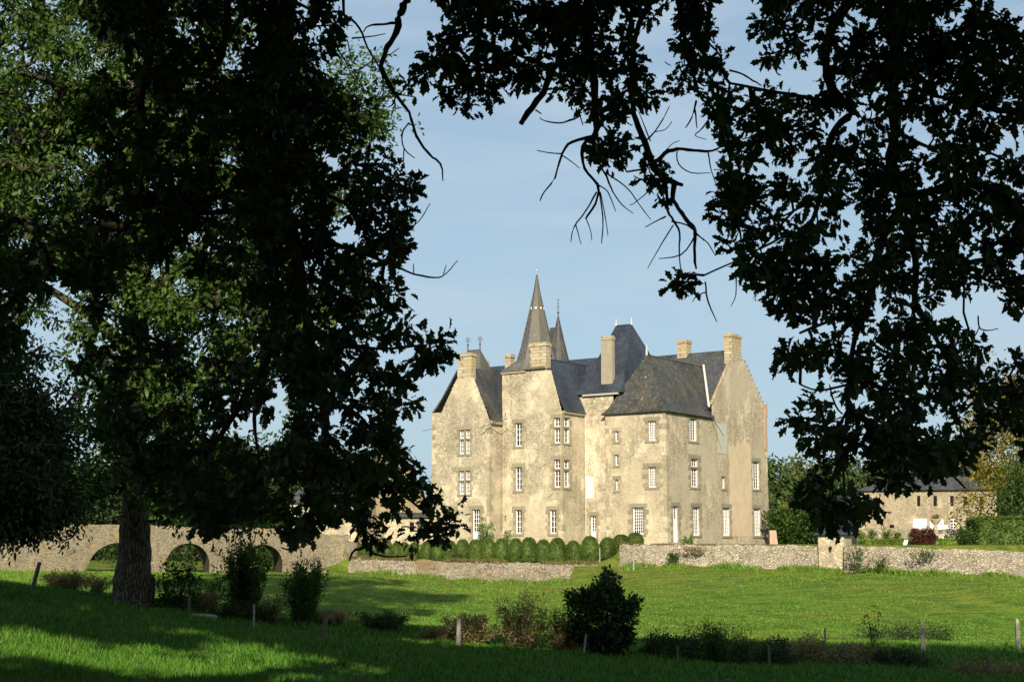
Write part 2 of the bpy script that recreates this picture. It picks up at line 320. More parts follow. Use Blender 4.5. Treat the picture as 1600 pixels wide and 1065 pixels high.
# ---------------------------------------------------------------- terrace under the chateau
def line(a, b, n): return [a + (b - a) * (i / n) for i in range(n)]
RW = [W(545, 871, 107), W(620, 873, 106), W(700, 876, 104.5), W(800, 878, 103.5), W(880, 880, 103), W(934, 880, 102.5)]
GWt = [W(968, 850, 103.5), W(1000, 850, 102.8), W(1120, 851, 101), W(1278, 852, 98.5)]
GW2 = [W(1318, 852, 97), W(1400, 855, 95.5), W(1500, 858, 93.5), W(1640, 863, 91)]
LVL = -.22
front = [W(545, 872, 107.2)] + [p + Vector((0, .3, -.02)) for p in RW[1:]] + [W(952, 872, 103.5), W(966, 866, 103.9)]
rows = []
xs = []
def terr_front(x):
    pts = [(p.x, p.y, p.z) for p in front]; P2 = GWt + GW2
    pts += [(p.x, p.y + .35, LVL - .05) for p in P2] + [(90, 86, LVL)]
    pts = np.array(pts); return np.interp(x, pts[:, 0], pts[:, 1]), np.interp(x, pts[:, 0], pts[:, 2])
tx = np.arange(front[0].x, 90, .6); tv = [0, .5, 1.0, 1.6, 2.4, 3.4, 4.8, 7, 12, 25, 45]
TX = []; TY = []; TZ = []
fy, fz = terr_front(tx); xa, xb = RW[-1].x - .3, GWt[0].x + .2
bank = np.where((tx > xa - 1.5) & (tx < xb), 2.6, -.25); zk = ground_h(tx, fy - np.maximum(bank, 0)) - .15
TX.append(tx); TY.append(fy - bank); TZ.append(zk)
for v in tv:
    fy, fz = terr_front(tx)
    k = np.clip((v - 1.9) / 4.5, 0, 1); k = k * k * (3 - 2 * k)
    TX.append(tx); TY.append(fy + v * (1 if v < 20 else 1)); TZ.append(fz * (1 - k) + LVL * k)
TX = [np.r_[a[0] - 3.6, a[0] - 1.2, a] for a in TX]; TY = [np.r_[a[0] + .6, a[0] + .2, a] for a in TY]
TZ = [np.r_[ground_h(X_[0], Y_[0])[0] - .2, (ground_h(X_[0], Y_[0])[0] + a[0]) / 2, a] for a, X_, Y_ in zip(TZ, TX, TY)]
TX = np.array(TX); TY = np.array(TY); TZ = np.array(TZ)
M['lawn'] = grass_mat('lawn_grass')
tag(grid_mesh('terrace_lawn', TX, TY, TZ.ravel(), M['lawn']), kind='structure', label='lawn terrace round the chateau')
def terr_h(x, y):
    fy, fz = terr_front(x); k = min(max((y - fy - 1.9) / 4.5, 0), 1); k = k * k * (3 - 2 * k); return float(fz * (1 - k) + LVL * k)
# left return of the terrace, a low earth bank
# ---------------------------------------------------------------- walls with ragged tops
def dense(path, step=.35):
    out = [path[0]]
    for a, b in zip(path, path[1:]):
        n = max(1, int((b - a).length / step)); out += [a + (b - a) * ((i + 1) / n) for i in range(n)]
    return out
def stone_wall(name, path, base, th, mat, label, cat, jit=.05, parent=None):
    pts = dense(path); mb = MB(); L = []
    nz_ = 7
    rings = []
    for i, p in enumerate(pts):
        d = (pts[min(i + 1, len(pts) - 1)] - pts[max(i - 1, 0)]); d.z = 0; d.normalize(); nrm = Vector((d.y, -d.x, 0))
        if nrm.y > 0: nrm = -nrm
        zb = base(p) ; zt = p.z + random.uniform(-jit, jit)
        ring = []
        for k in range(nz_ + 1):
            z = zb + (zt - zb) * k / nz_; off = nrm * (random.uniform(-.035, .035) + (.0 if k < nz_ else -.05) + .12 * (1 - k / nz_))
            q = Vector((p.x, p.y, z)) + off; ring.append(q)
        ring.append(Vector((p.x, p.y, zt + random.uniform(-.03, .03))) - nrm * (th - .05)); ring.append(Vector((p.x, p.y, zb)) - nrm * th)
        rings.append(ring)
    m = len(rings[0]); vs = [q for r_ in rings for q in r_]; fs = []
    for i in range(len(rings) - 1):
        for k in range(m - 1): fs.append((i * m + k, (i + 1) * m + k, (i + 1) * m + k + 1, i * m + k + 1))
    fs += [tuple(range(m)), tuple(reversed(range((len(rings) - 1) * m, len(rings) * m)))]
    mb.add(vs, fs); o = mb.build(name, mat, parent); bmx = bmesh.new(); bmx.from_mesh(o.data); bmesh.ops.recalc_face_normals(bmx, faces=bmx.faces); bmx.to_mesh(o.data); bmx.free()
    if label: tag(o, label, cat)
    return o
low = lambda d=.35: (lambda p: gz(p.x, p.y) - d)
M['retain'] = rubble('white_grey_retaining_stone', (.44, .385, .29), (.11, .08, .045), .9, .14, 5.0, jw=.2, sq=1.9, dark=.38, patchcol=(.2, .15, .07))
stone_wall('retaining_wall', [p.copy() for p in RW], low(), .6, M['retain'], 'low whitish grey dry stone retaining wall under the row of clipped domes', 'stone wall', .07)
stone_wall('garden_wall', GWt, low(), .5, M['drywall'], 'grey rubble garden wall left of the stone pillar, in front of the chateau', 'stone wall', .05)
stone_wall('garden_wall', GW2, low(), .5, M['drywall'], 'pale rubble garden wall right of the stone pillar, in front of the hedge and red bush', 'stone wall', .05)

# ---------------------------------------------------------------- little stone pavilion at the wall's corner
pav = thing('wall_pavilion', 'small square cream stone pavilion with a slate cap at the corner of the garden wall', 'pavilion', None, tuple(W(1300, 890, 98)))
mb = MB()
def rot_box(mb, c, ax, ay, x0, x1, y0, y1, z0, z1, mi=0, top=1.0):
    q = [(x0, y0), (x1, y0), (x1, y1), (x0, y1)]
    mb.hexa([c + ax * x + ay * y + Vector((0, 0, z0)) for x, y in q] + [c + ax * x * top + ay * y * top + Vector((0, 0, z1)) for x, y in q], mi)
pc = W(1309, HOR, 97.6); pc.z = 0
pz0 = gz(pc.x, pc.y) - .4; pz1 = W(1300, 835, 97.5).z
pax = Vector((math.cos(R(30)), -math.sin(R(30)), 0)); pay = Vector((math.sin(R(30)), math.cos(R(30)), 0))
rot_box(mb, pc - pax * .0 + pay * .8, pax, pay, -1.35, .45, -.9, .9, pz0, pz1); child(mb.build('wall', M['pier']), pav)
mb = MB(); cc = pc + pay * .8 - pax * .45
q = [cc + pax * x + pay * y + Vector((0, 0, pz1)) for x, y in ((-1.15, -1.15), (1.15, -1.15), (1.15, 1.15), (-1.15, 1.15))]
ap = cc + Vector((0, 0, pz1 + 1.25)) + pay * .1
for i in range(4): mb.slab([q[i], q[(i + 1) % 4], ap], .08)
child(mb.build('roof', M['slate_blue']), pav)
mb = MB(); mb.box(*(lambda p: (p.x - .08, p.x + .08, p.y - .1, p.y + .1, p.z - .12, p.z + .12))(W(1297.5, 856, 97.55))); child(mb.build('vent_hole', M['dark']), pav)

# ---------------------------------------------------------------- chateau
ch = thing('chateau', 'cream stone chateau with steep slate roofs, gables, chimneys and a tall octagonal spire', 'chateau', None, tuple(F(-6, 5, LVL)))
ZB = -.6
def P3(ax, c, s, z, d=0):   # d = distance outwards from the face
    return F(s, c - d, z) if ax == 'b' else F(c + d, s, z)
def sbox(mb, ax, c, s0, s1, z0, z1, d0, d1, mi=0):
    q = [(s0, d1), (s1, d1), (s1, d0), (s0, d0)]
    mb.hexa([P3(ax, c, s, z0, d) for s, d in q] + [P3(ax, c, s, z1, d) for s, d in q], mi)
def wall_face(mb, ax, c, outline, holes, depth=.24, mi=0):
    loops = [[Vector((s, z, 0)) for s, z in outline]] + [[Vector((s0, z0, 0)), Vector((s0, z1, 0)), Vector((s1, z1, 0)), Vector((s1, z0, 0))] for s0, s1, z0, z1 in holes]
    flat = [p for l in loops for p in l]; tri = geometry.tessellate_polygon(loops)
    fs = []
    for t in tri:
        a, b, c_ = (flat[i] for i in t)
        ar = (b - a).cross(c_ - a).z
        if abs(ar) < 1e-7: continue
        fs.append(t if ar > 0 else (t[0], t[2], t[1]))
    mb.add([P3(ax, c, p.x, p.y) for p in flat], fs, mi)
    for s0, s1, z0, z1 in holes:
        q = [(s0, z0), (s1, z0), (s1, z1), (s0, z1)]
        vs = [P3(ax, c, s, z, 0) for s, z in q] + [P3(ax, c, s, z, -depth) for s, z in q]
        mb.add(vs, [(0, 1, 5, 4), (1, 2, 6, 5), (2, 3, 7, 6), (3, 0, 4, 7)], mi)
def pxrect(ax, c, r):
    x0, x1, y0, y1 = r; ym = (y0 + y1) / 2
    return (hit(x0, ym, ax, c)[0], hit(x1, ym, ax, c)[0], hit((x0 + x1) / 2, y1, ax, c)[1], hit((x0 + x1) / 2, y0, ax, c)[1])
def surround(mb, ax, c, r, w=.2, proud=.03, sill=True, lintel=True, sides=(-1, 1)):
    s0, s1, z0, z1 = r; z = z0; k = random.random() < .5
    while z < z1 - .02:
        h = min(random.uniform(.27, .42), z1 - z)
        if z1 - z - h < .12: h = z1 - z
        for sg, e in ((-1, s0), (1, s1)):
            if sg not in sides: continue
            ww = w * (1.9 if k else 1.0) * random.uniform(.85, 1.15); p = proud * random.uniform(.6, 1.2)
            sbox(mb, ax, c, min(e, e + sg * ww), max(e, e + sg * ww), z + .006, z + h - .006, -.05, p)
        z += h; k = not k
    if lintel: sbox(mb, ax, c, s0 - w * 1.6 * (-1 in sides), s1 + w * 1.6 * (1 in sides), z1 + .004, z1 + .3, -.05, proud * 1.1)
    if sill: sbox(mb, ax, c, s0 - w * 1.1 * (-1 in sides), s1 + w * 1.1 * (1 in sides), z0 - .17, z0 - .004, -.05, proud * 2.2)
def window(ax, c, r, cols, rows, parent, door=0.0, transom=None, glass='glass', name='window', lab=None, bar=.035, fr=.07, sur=.2, cross=None, recess=.17, sides=(-1, 1)):
    """white small-paned casement; door = share of the height that is solid panel; cross = stone mullion and transom"""
    s0, s1, z0, z1 = r; mb = MB(); d0, d1 = -recess - .05, -recess
    root = None
    lights = []
    if cross:
        tz = cross if isinstance(cross, float) else z0 + (z1 - z0) * .62; sm = (s0 + s1) / 2
        if cross is True or isinstance(cross, float): lights = [(s0, sm - .07, z0, tz - .06), (sm + .07, s1, z0, tz - .06), (s0, sm - .07, tz + .06, z1), (sm + .07, s1, tz + .06, z1)]
    elif transom: lights = [(s0, s1, z0, transom - .06), (s0, s1, transom + .06, z1)]
    else: lights = [(s0, s1, z0, z1)]
    H = z1 - z0
    for (a0, a1, b0, b1) in lights:
        sbox(mb, ax, c, a0, a0 + fr, b0, b1, d0, d1 + .02); sbox(mb, ax, c, a1 - fr, a1, b0, b1, d0, d1 + .02)
        sbox(mb, ax, c, a0 + fr, a1 - fr, b1 - fr, b1, d0, d1 + .015); sbox(mb, ax, c, a0 + fr, a1 - fr, b0, b0 + fr * 1.3, d0, d1 + .015)
        zb_ = b0 + fr * 1.3
        if door: zb_ = b0 + H * door; sbox(mb, ax, c, a0 + fr, a1 - fr, b0 + fr * 1.3, zb_, d0 + .01, d1)
        nr = max(1, round(rows * (b1 - b0) / H)); nc = cols
        for i in range(1, nc):
            s = a0 + fr + (a1 - a0 - 2 * fr) * i / nc; bw = bar * (1.6 if nc % 2 == 0 and i == nc // 2 else 1) / 2
            sbox(mb, ax, c, s - bw, s + bw, zb_, b1 - fr, d0 + .01, d1 + .004)
        for j in range(1, nr):
            z = zb_ + (b1 - fr - zb_) * j / nr; sbox(mb, ax, c, a0 + fr, a1 - fr, z - bar / 2, z + bar / 2, d0 + .012, d1)
    root = mb.build(name, M['white'], ch) if parent is ch else mb.build(name, M['white'], parent)
    root.matrix_parent_inverse = __import__('mathutils').Matrix.Translation(-parent.location)
    if lab: root['label'] = lab
    g = MB(); sbox(g, ax, c, s0 + .01, s1 - .01, z0 + .01, z1 - .01, d0 - .03, d0 + .005); g.build('pane', M[glass], root)
    st = MB()
    if sur: surround(st, ax, c, r, sur, sides=sides)
    if cross:
        sm = (s0 + s1) / 2; sbox(st, ax, c, sm - .075, sm + .075, z0, z1, -.17, .0); sbox(st, ax, c, s0, sm - .075, tz - .065, tz + .065, -.17, -.004); sbox(st, ax, c, sm + .075, s1, tz - .065, tz + .065, -.17, -.004)
    elif transom: sbox(st, ax, c, s0, s1, transom - .065, transom + .065, -.17, -.004)
    if st.v: st.build('stone_surround', M['dressed'], root)
    return root
def quoins(mb, a, b, z0, z1, sa=-1, sb=1, w=.34):
    mb = MB(); quoins_(mb, a, b, z0, z1, sa, sb, w); cpart(mb, 'quoin', M['quoin'])
def quoins_(mb, a, b, z0, z1, sa=-1, sb=1, w=.34):
    """stone blocks alternating round a corner at (a, b)"""
    z = z0; k = False
    while z < z1 - .05:
        h = min(random.uniform(.24, .5), z1 - z); la = w * (1.4 if k else .8) * random.uniform(.6, 1.4); lb = w * (.8 if k else 1.4) * random.uniform(.6, 1.4); e = .022 * random.uniform(.6, 1.3)
        a0, a1 = sorted((a - sa * e, a + sa * la)); b0, b1 = sorted((b - sb * e, b + sb * lb))
        mb.fbox(a0, a1, b0, b1, z + .005, z + h - .005); z += h; k = not k
def _unused(): pass
def cpart(mb, name, mat, parent=None, **k):
    o = mb.build(name, mat); p = parent or ch; o.parent = p
    if p is ch: o.matrix_parent_inverse = __import__('mathutils').Matrix.Translation(-ch.location)
    return o
bG1, bG2, bM, bT = -4.63, -2.95, .45, 0.0
aG1 = -13.66; aG2 = -7.74
H = lambda px, py, ax, c: hit(px, py, ax, c)
def steps(p0, p1, n, run=.12):   # crow-stepped / crocketed slope between two outline points
    out = []
    for i in range(n):
        t0, t1 = i / n, (i + 1) / n
        s0, z0 = p0[0] + (p1[0] - p0[0]) * t0, p0[1] + (p1[1] - p0[1]) * t0; s1, z1 = p0[0] + (p1[0] - p0[0]) * t1, p0[1] + (p1[1] - p0[1]) * t1
        k = random.uniform(.25, .6)
        if z1 > z0: out += [(s0, z0), (s0 + (s1 - s0) * .12, z1 * k + z0 * (1 - k))]
        else: out += [(s0, z0), (s1 - (s1 - s0) * .12, z0 * k + z1 * (1 - k))]
    return out + [p1]
# --- left gable wing
a_l = H(674, 848, 'b', bG1)[0]; a_r = aG1; zr = H(765, 655, 'b', bG1)[1]; zl = H(676, 645, 'b', bG1)[1]
gl = H(714, 592, 'b', bG1); gr = H(740, 590, 'b', bG1)
wl1 = [pxrect('b', bG1, r) for r in [(717.5, 734.6, 671, 708.6), (717.5, 734.6, 735, 771.5), (698, 709.8, 795.5, 834), (738, 750.4, 795.5, 843.6)]]
mb = MB()
wall_face(mb, 'b', bG1, [(a_l, ZB), (a_r, ZB), (a_r, zr)] + steps((a_r - .12, zr + .25), gr, 9)[:] + [gl] + steps(gl, (H(690, 645, 'b', bG1)[0], zl), 9) + [(a_l, zl)], wl1)
wall_face(mb, 'a', aG1, [(bG1, ZB), (4, ZB), (4, zr), (bG1, zr)], [])
mb.add([F(a_l, bG1, ZB), F(a_l, 5, ZB), F(a_l, 5, zl), F(a_l, bG1, zl)], [(0, 3, 2, 1)])
cpart(mb, 'wall', M['plaster'])
window('b', bG1, wl1[0], 2, 5, ch, cross=H(726, 685.6, 'b', bG1)[1], sur=.16); window('b', bG1, wl1[1], 2, 5, ch, cross=H(726, 750.5, 'b', bG1)[1], sur=.16)
window('b', bG1, wl1[2], 3, 6, ch); window('b', bG1, wl1[3], 3, 5, ch, door=.28, name='door')
mb = MB(); quoins(mb, a_r, bG1, ZB, zr, -1, 1, .28); quoins(mb, a_l, bG1, ZB, zl, 1, 1)
aR = (gl[0] + gr[0]) / 2; zR1 = H(742, 574, 'b', bG1 + 1)[1]
mb = MB()
mb.slab([F(aR, bG1 + .3, zR1), F(aR, 5, zR1), F(a_r + .22, 5, zr - .1), F(a_r + .22, bG1 + .3, zr - .1)], .14)
q0_ = H(714, 577, 'b', bG1 + .35); q1_ = H(674.5, 645.5, 'b', bG1 + .35); qm = H(690, 622, 'b', bG1 + .35)
mb.slab([F(q0_[0], bG1 + .35, q0_[1]), F(q0_[0], 5, q0_[1]), F(qm[0], 5, qm[1]), F(qm[0], bG1 + .35, qm[1])], .14); mb.slab([F(qm[0], bG1 + .35, qm[1]), F(qm[0], 5, qm[1]), F(q1_[0], 5, q1_[1]), F(q1_[0], bG1 + .35, q1_[1])], .14)
cpart(mb, 'roof', M['slate_mid'])
mb = MB(); sbox(mb, 'a', aG1, bG1 + .1, bG2 + .5, zr - .35, zr - .1, 0, .2); cpart(mb, 'eave_cornice', M['dressed'])
def chimney(a0, a1, b0, b1, z0, z1, mat='chimney', cap=.07, capm=None):
    mb = MB(); mb.fbox(a0, a1, b0, b1, z0, z1 - .3); o = cpart(mb, 'chimney', M[mat])
    mb = MB(); mb.fbox(a0 - cap, a1 + cap, b0 - cap, b1 + cap, z1 - .3, z1 - .13); mb.fbox(a0 - cap * .3, a1 + cap * .3, b0 - cap * .3, b1 + cap * .3, z1 - .13, z1)
    mb.build('chimney_cap', M['chimney'], o); return o
def chim_px(px0, pxc, px1, y0, y1, b, **k):   # left edge, near corner, right edge
    a0 = H(px0, y1, 'b', b)[0]; a1, zb_ = H(pxc, y1, 'b', b); zt = H((px0 + pxc) / 2, y0, 'b', b)[1]
    bb = H(px1, y1, 'a', a1)[0]; return chimney(a0, a1, b, bb, zb_ - k.pop('dz', 1.0), zt, **k)
chim_px(714.5, 736.5, 743.5, 551.5, 592, bG1 + .02, dz=1.0)
# --- second gable wing with the stair tower in its left shoulder
a2l = H(785, 848, 'b', bG2)[0]; a2r = aG2; z2r = H(879, 643, 'b', bG2)[1]; sh = H(785, 583, 'b', bG2); shr = H(826, 583, 'b', bG2)
g2 = H(861, 578, 'b', bG2)
w2 = [pxrect('b', bG2, r) for r in [(805, 815.4, 660.5, 697), (805, 815.4, 729.3, 766), (805.5, 815.4, 796, 833.3), (859, 869, 796, 833.3), (865.5, 875.3, 652.3, 691.7), (865.5, 875.3, 717.5, 761)]]
slit = [pxrect('b', bG2, r) for r in [(788.6, 790.6, 645, 652), (788.4, 790.8, 805, 814)]]
w2r = [pxrect('a', aG2, r) for r in [(880.8, 890, 652, 692), (880.8, 890, 718, 761)]]
mb = MB()
wall_face(mb, 'b', bG2, [(a2l, ZB), (a2r, ZB), (a2r, z2r)] + steps((a2r - .08, z2r + .2), g2, 10) + [(H(828, 575, 'b', bG2)[0], g2[1]), (shr[0], sh[1]), (a2l, sh[1])], w2 + slit)
b_r = bM
wall_face(mb, 'a', aG2, [(bG2, ZB), (b_r, ZB), (b_r, z2r), (bG2, z2r)], w2r)
aS = -9.35
mb.add([F(a2l, bG2, ZB), F(a2l, 1.2, ZB), F(a2l, 1.2, sh[1]), F(a2l, bG2, sh[1])], [(0, 3, 2, 1)])
mb.add([F(aS, bG2 + .02, 12), F(aS, 1.2, 12), F(aS, 1.2, sh[1]), F(aS, bG2 + .02, sh[1])], [(0, 1, 2, 3)])
mb.add([F(a2l, 1.2, 8), F(aS, 1.2, 8), F(aS, 1.2, sh[1]), F(a2l, 1.2, sh[1])], [(0, 3, 2, 1)])
cpart(mb, 'wall', M['plaster'])
for i, r in enumerate(w2):
    if i < 4: window('b', bG2, r, 2, 4, ch)
    else: window('b', bG2, r, 2, 5, ch, transom=H(870, 667.5 if i == 4 else 733, 'b', bG2)[1], sur=.18, glass='glass' if i == 4 else 'red_curtain', sides=(-1,))
for i, r in enumerate(w2r): window('a', aG2, r, 2, 5, ch, transom=H(885, 667.5 if i == 0 else 733, 'a', aG2)[1], sur=.18, sides=(1,))
mb = MB()
for r in slit: mb = MB(); sbox(mb, 'b', bG2, r[0], r[1], r[2], r[3], -.22, -.2); cpart(mb, 'slit_window', M['dark'])
mb = MB()
for r in w2[4:6]:
    mb = MB(); mb.fbox(w2[4][1] + .01, a2r + .03, bG2 - .03, w2r[0][0] - .01, r[2] - .17, r[3] + .3); cpart(mb, 'corner_mullion', M['dressed'])
quoins(mb, a2r, bG2, ZB, w2[5][2] - .2, -1, 1, .28); quoins(mb, a2r, bG2, w2[5][3] + .32, w2[4][2] - .2, -1, 1, .28); quoins(mb, a2l, bG2, zr + 1, sh[1], 1, 1, .25)
mb = MB(); sbox(mb, 'b', bG2, a2l - .1, shr[0] - .3, sh[1] - .1, sh[1] + .12, -.2, .12); cpart(mb, 'eave_cornice', M['dressed']); mb = MB(); sbox(mb, 'a', aG2, bG2 + .1, bM, z2r - .12, z2r + .1, -.1, .16); cpart(mb, 'eave_cornice', M['dressed'])
chim_px(828, 853, 860.5, 535, 584, bG2 + .02, dz=.8)
aR2 = (H(828, 560, 'b', bG2)[0] + H(858, 560, 'b', bG2)[0]) / 2 + .2; zR2 = H(860, 558, 'b', bG2 + .6)[1]
mb = MB()
kk = (z2r + .05 - zR2) / (a2r + .2 - aR2)
mb.slab([F(aR2, bG2 + .3, zR2), F(aR2, 4.8, zR2), F(a2r + .2, bM + .2, z2r + .05), F(a2r + .2, bG2 + .3, z2r + .05)], .14)
mb.slab([F(aR2, bG2 + .3, zR2), F(aR2, 4, zR2), F(aS - 1.3, 4, 12.6), F(aS - 1.3, bG2 + .3, 12.6)], .1)
# --- main range, its ridge running across behind the wings
zE, zM, bRg = 11.9, 15.55, 5.0
mb.slab([F(-22.6, .2, zE), F(-5, .2, zE), F(-5, bRg, zM), F(-21.6, bRg, zM)], .14)
mb.slab([F(-22.6, 9.8, zE), F(-5, 9.8, zE), F(-5, bRg, zM), F(-21.6, bRg, zM)], .14)
mb.slab([F(-22.6, .2, zE), F(-22.6, 9.8, zE), F(-21.6, bRg, zM)], .14)
cpart(mb, 'roof', M['slate_blue'])
mb = MB(); wa = pxrect('b', bM, (923, 931.6, 805, 839.6))
wall_face(mb, 'b', bM, [(aG2 - .3, ZB), (-5.0, ZB), (-5.0, zE), (aG2 - .3, zE)], [wa]); cpart(mb, 'wall', M['plaster_smooth'])
mb = MB(); mb.fbox(-22.4, aG2 - .35, bM, 9.5, ZB, zE - .2); cpart(mb, 'wall', M['plaster'])
mb = MB(); sbox(mb, 'b', bM, aG2 - .05, -4.4, zE - .16, zE - .02, 0, .26); cpart(mb, 'eave_cornice', M['grey_panel'])
window('b', bM, wa, 2, 5, ch, door=.3, name='door', sur=.16)
mb = MB(); r = pxrect('b', bM, (915, 928, 744.5, 778)); sbox(mb, 'b', bM, r[0], r[1], r[2], r[3], 0, .03); cpart(mb, 'white_board', M['board'])
r = pxrect('b', bM, (913.2, 914.4, 650, 845)); mb = MB(); mb.tube([F(aG2 + .12, bM - .1, z) for z in (ZB, 10.4)], .05); cpart(mb, 'drainpipe', M['lead'])
# --- steep pavilion roof and its tall chimney
rl, rr = -7.35, -5.85; zP = W(974, 508, 118.3).z
mb = MB(); A0, A1, B0, B1 = -8.2, -4.0, .15, 9.9
mb.slab([F(A0, B0, zE), F(A1, B0, zE), F(rr, 5, zP), F(rl, 5, zP)], .12); mb.slab([F(A0, B1, zE), F(A1, B1, zE), F(rr, 5, zP), F(rl, 5, zP)], .12)
mb.slab([F(A1, B0, zE), F(A1, B1, zE), F(rr, 5, zP)], .12); mb.slab([F(A0, B0, zE), F(A0, B1, zE), F(rl, 5, zP)], .12)
pvr = cpart(mb, 'roof', M['slate_blue'])
mb = MB()
for a in (rl, rr): mb = MB(); mb.tube([F(a, 5, zP - .1), F(a, 5, zP + .55)], [.09, .03]); mb.lathe(F(a, 5, zP + .3), [(.02, -.08), (.09, 0), (.02, .08)], 6); mb.build('finial', M['lead'], pvr)
t = NT('rendered_chimney'); t.col(t.ramp(t.noise(2, 5, .7), [(.3, (.27, .235, .17)), (.7, (.36, .32, .24))])); M['render_grey'] = t.m
chim_px(939.5, 957, 961, 524.5, 604, .75, mat='render_grey', cap=.05, dz=.8)
mb = MB(); a0 = H(938, 606, 'b', .7)[0]; a1 = H(958, 606, 'b', .7)[0]; z_ = H(948, 607, 'b', .7)[1]; mb.fbox(a0, a1 + .1, .62, .75, z_ - .1, z_ + .1); cpart(mb, 'flashing', M['lead'])
# --- corner tower, gable block on the right
zT = H(1041, 643, 'a', 0)[1]; a5 = H(947.5, 800, 'b', 0)[0]
wt = [pxrect('b', 0, r) for r in [(1012.7, 1025, 657, 688), (1012.7, 1025, 729, 760.7), (988.5, 1005.7, 792, 834), (960.6, 966.4, 673, 689.4), (960.8, 966.4, 709.8, 726.7), (961.4, 966.2, 749, 765)]]
wr = [pxrect('a', 0, r) for r in [(1077.3, 1089, 652.3, 688.7), (1079.6, 1091, 716, 760.7), (1051.4, 1060, 790, 847), (1082, 1093.7, 791.5, 836), (1129, 1141, 792.4, 836.6), (1177.7, 1188.8, 793.6, 836.6), (1175.9, 1187, 720.4, 763.8), (1127.8, 1133.6, 744, 762.6)]]
bGa = H(1112, 640, 'a', 0)[0]; bEnd = H(1202, 848, 'a', 0)[0]
chb = H(1144, 560, 'a', 0)[0], H(1159, 560, 'a', 0)[0]
gA = H(1141, 566, 'a', 0); gB = H(1161, 563, 'a', 0); gE = H(1195, 640, 'a', 0)
mb = MB(); wall_face(mb, 'b', 0, [(a5, ZB), (0, ZB), (0, zT), (a5, zT)], wt); mb.add([F(a5, 0, ZB), F(a5, 2.5, ZB), F(a5, 2.5, zT), F(a5, 0, zT)], [(0, 3, 2, 1)]); cpart(mb, 'wall', M['plaster'])
mb = MB()
# coarse outline of the long right-hand face: tower side, then gable
zg0 = H(1112, 632, 'a', 0)[1]
wall_face(mb, 'a', 0, [(0, ZB), (bEnd, ZB), (bEnd, gE[1] - .35), (gE[0] + .15, gE[1] - .35)] + steps(gE, gB, 11) + [(chb[0], gA[1]), gA, (bGa + .15, zg0), (bGa, zg0 - .1), (bGa, zT), (0, zT)], wr)
mb.add([F(0, bEnd, ZB), F(-9, bEnd, ZB), F(-9, bEnd, 10.5), F(0, bEnd, 10.5)], [(0, 1, 2, 3)])
mb.add([F(-9, bEnd, ZB), F(-9, 9, ZB), F(-9, 9, 10.5), F(-9, bEnd, 10.5)], [(0, 1, 2, 3)])
cpart(mb, 'wall', M['rubble'])
window('b', 0, wt[0], 4, 7, ch, sur=.28); window('b', 0, wt[1], 4, 7, ch, sur=.28); window('b', 0, wt[2], 5, 8, ch, sur=.22)
for r in wt[3:5]: window('b', 0, r, 1, 4, ch, sur=.16)
window('b', 0, wt[5], 1, 4, ch, sur=.16, glass='pale_curtain', fr=.03)
window('a', 0, wr[0], 3, 8, ch, sur=.3); window('a', 0, wr[1], 3, 8, ch, sur=.3, transom=H(1085, 730, 'a', 0)[1], glass='red_curtain')
window('a', 0, wr[2], 2, 5, ch, door=.66, name='door', sur=.2); window('a', 0, wr[3], 4, 7, ch, sur=.2)
for r in wr[4:6]: window('a', 0, r, 4, 7, ch, glass='pale_curtain', sur=.2)
window('a', 0, wr[6], 3, 8, ch, sur=.15); window('a', 0, wr[7], 1, 3, ch, sur=.15, glass='pale_curtain', fr=.05)
mb = MB(); r = pxrect('a', 0, (1122, 1135.5, 660.5, 708)); sbox(mb, 'a', 0, *r, 0, .02); cpart(mb, 'blind_panel', M['grey_panel'])
mb = MB(); r = pxrect('a', 0, (1141, 1174.5, 696, 837))
pts = []
n = 14
pts += [(r[0] + (r[1] - r[0]) * i / n, r[2]) for i in range(n)] + [(r[1] + random.uniform(-.2, .16), r[2] + (r[3] - r[2]) * i / n) for i in range(n)]
pts += [(r[1] - (r[1] - r[0]) * i / n, r[3] + random.uniform(-.35, .6)) for i in range(n)] + [(r[0] + random.uniform(-.3, .15), r[3] - (r[3] - r[2]) * i / n) for i in range(n)]
mb.add([P3('a', 0, s, z, .006) for s, z in pts], [tuple(range(len(pts)))]); cpart(mb, 'render_patch', M['peach'])
mb = MB(); quoins(mb, 0, 0, ZB, zT - .05, -1, 1, .36); quoins(mb, a5, 0, ZB, zT - .05, 1, 1, .3); quoins(mb, 0, bEnd, ZB, gE[1] - .5, -1, -1, .3)
mb = MB(); b0, b1 = bEnd - .75, bEnd + .06; mb.fbox(-.3, .06, b0 + .3, b1, gE[1] - 3.6, gE[1] + .3); mb.fbox(-.2, .1, b1 - .3, b1 + .05, gE[1] - .6, gE[1] + .55); cpart(mb, 'corner_pilaster', M['brick'])
zA = W(1015, 552.5, 113.0).z; aA = a5 / 2; bA = 2.0; ov = .28
def flare(mb, pe0, pe1, pr1, pr0, k=.16, lift=.30, th=.12):   # roof slope whose foot kicks out
    e0, e1, r1, r0 = map(Vector, (pe0, pe1, pr1, pr0)); m0 = e0 + (r0 - e0) * k + Vector((0, 0, -lift)); m1 = e1 + (r1 - e1) * k + Vector((0, 0, -lift))
    if (r1 - r0).length < .01: mb.slab([m0, m1, r0], th)
    else: mb.slab([m0, m1, r1, r0], th)
    mb.slab([e0, e1, m1, m0], th)
mb = MB(); E = zT + .05; tA = F(aA, bA, zA); bX = bGa + 4.7
flare(mb, F(a5 - ov, -ov, E), F(ov, -ov, E), tA, tA)
flare(mb, F(ov, -ov, E), F(ov, bGa + .0, E), F(aA, bX, zA), tA)
flare(mb, F(a5 - ov, bX, E), F(a5 - ov, -ov, E), tA, F(aA, bX, zA))
cr = cpart(mb, 'roof', M['slate_old'])
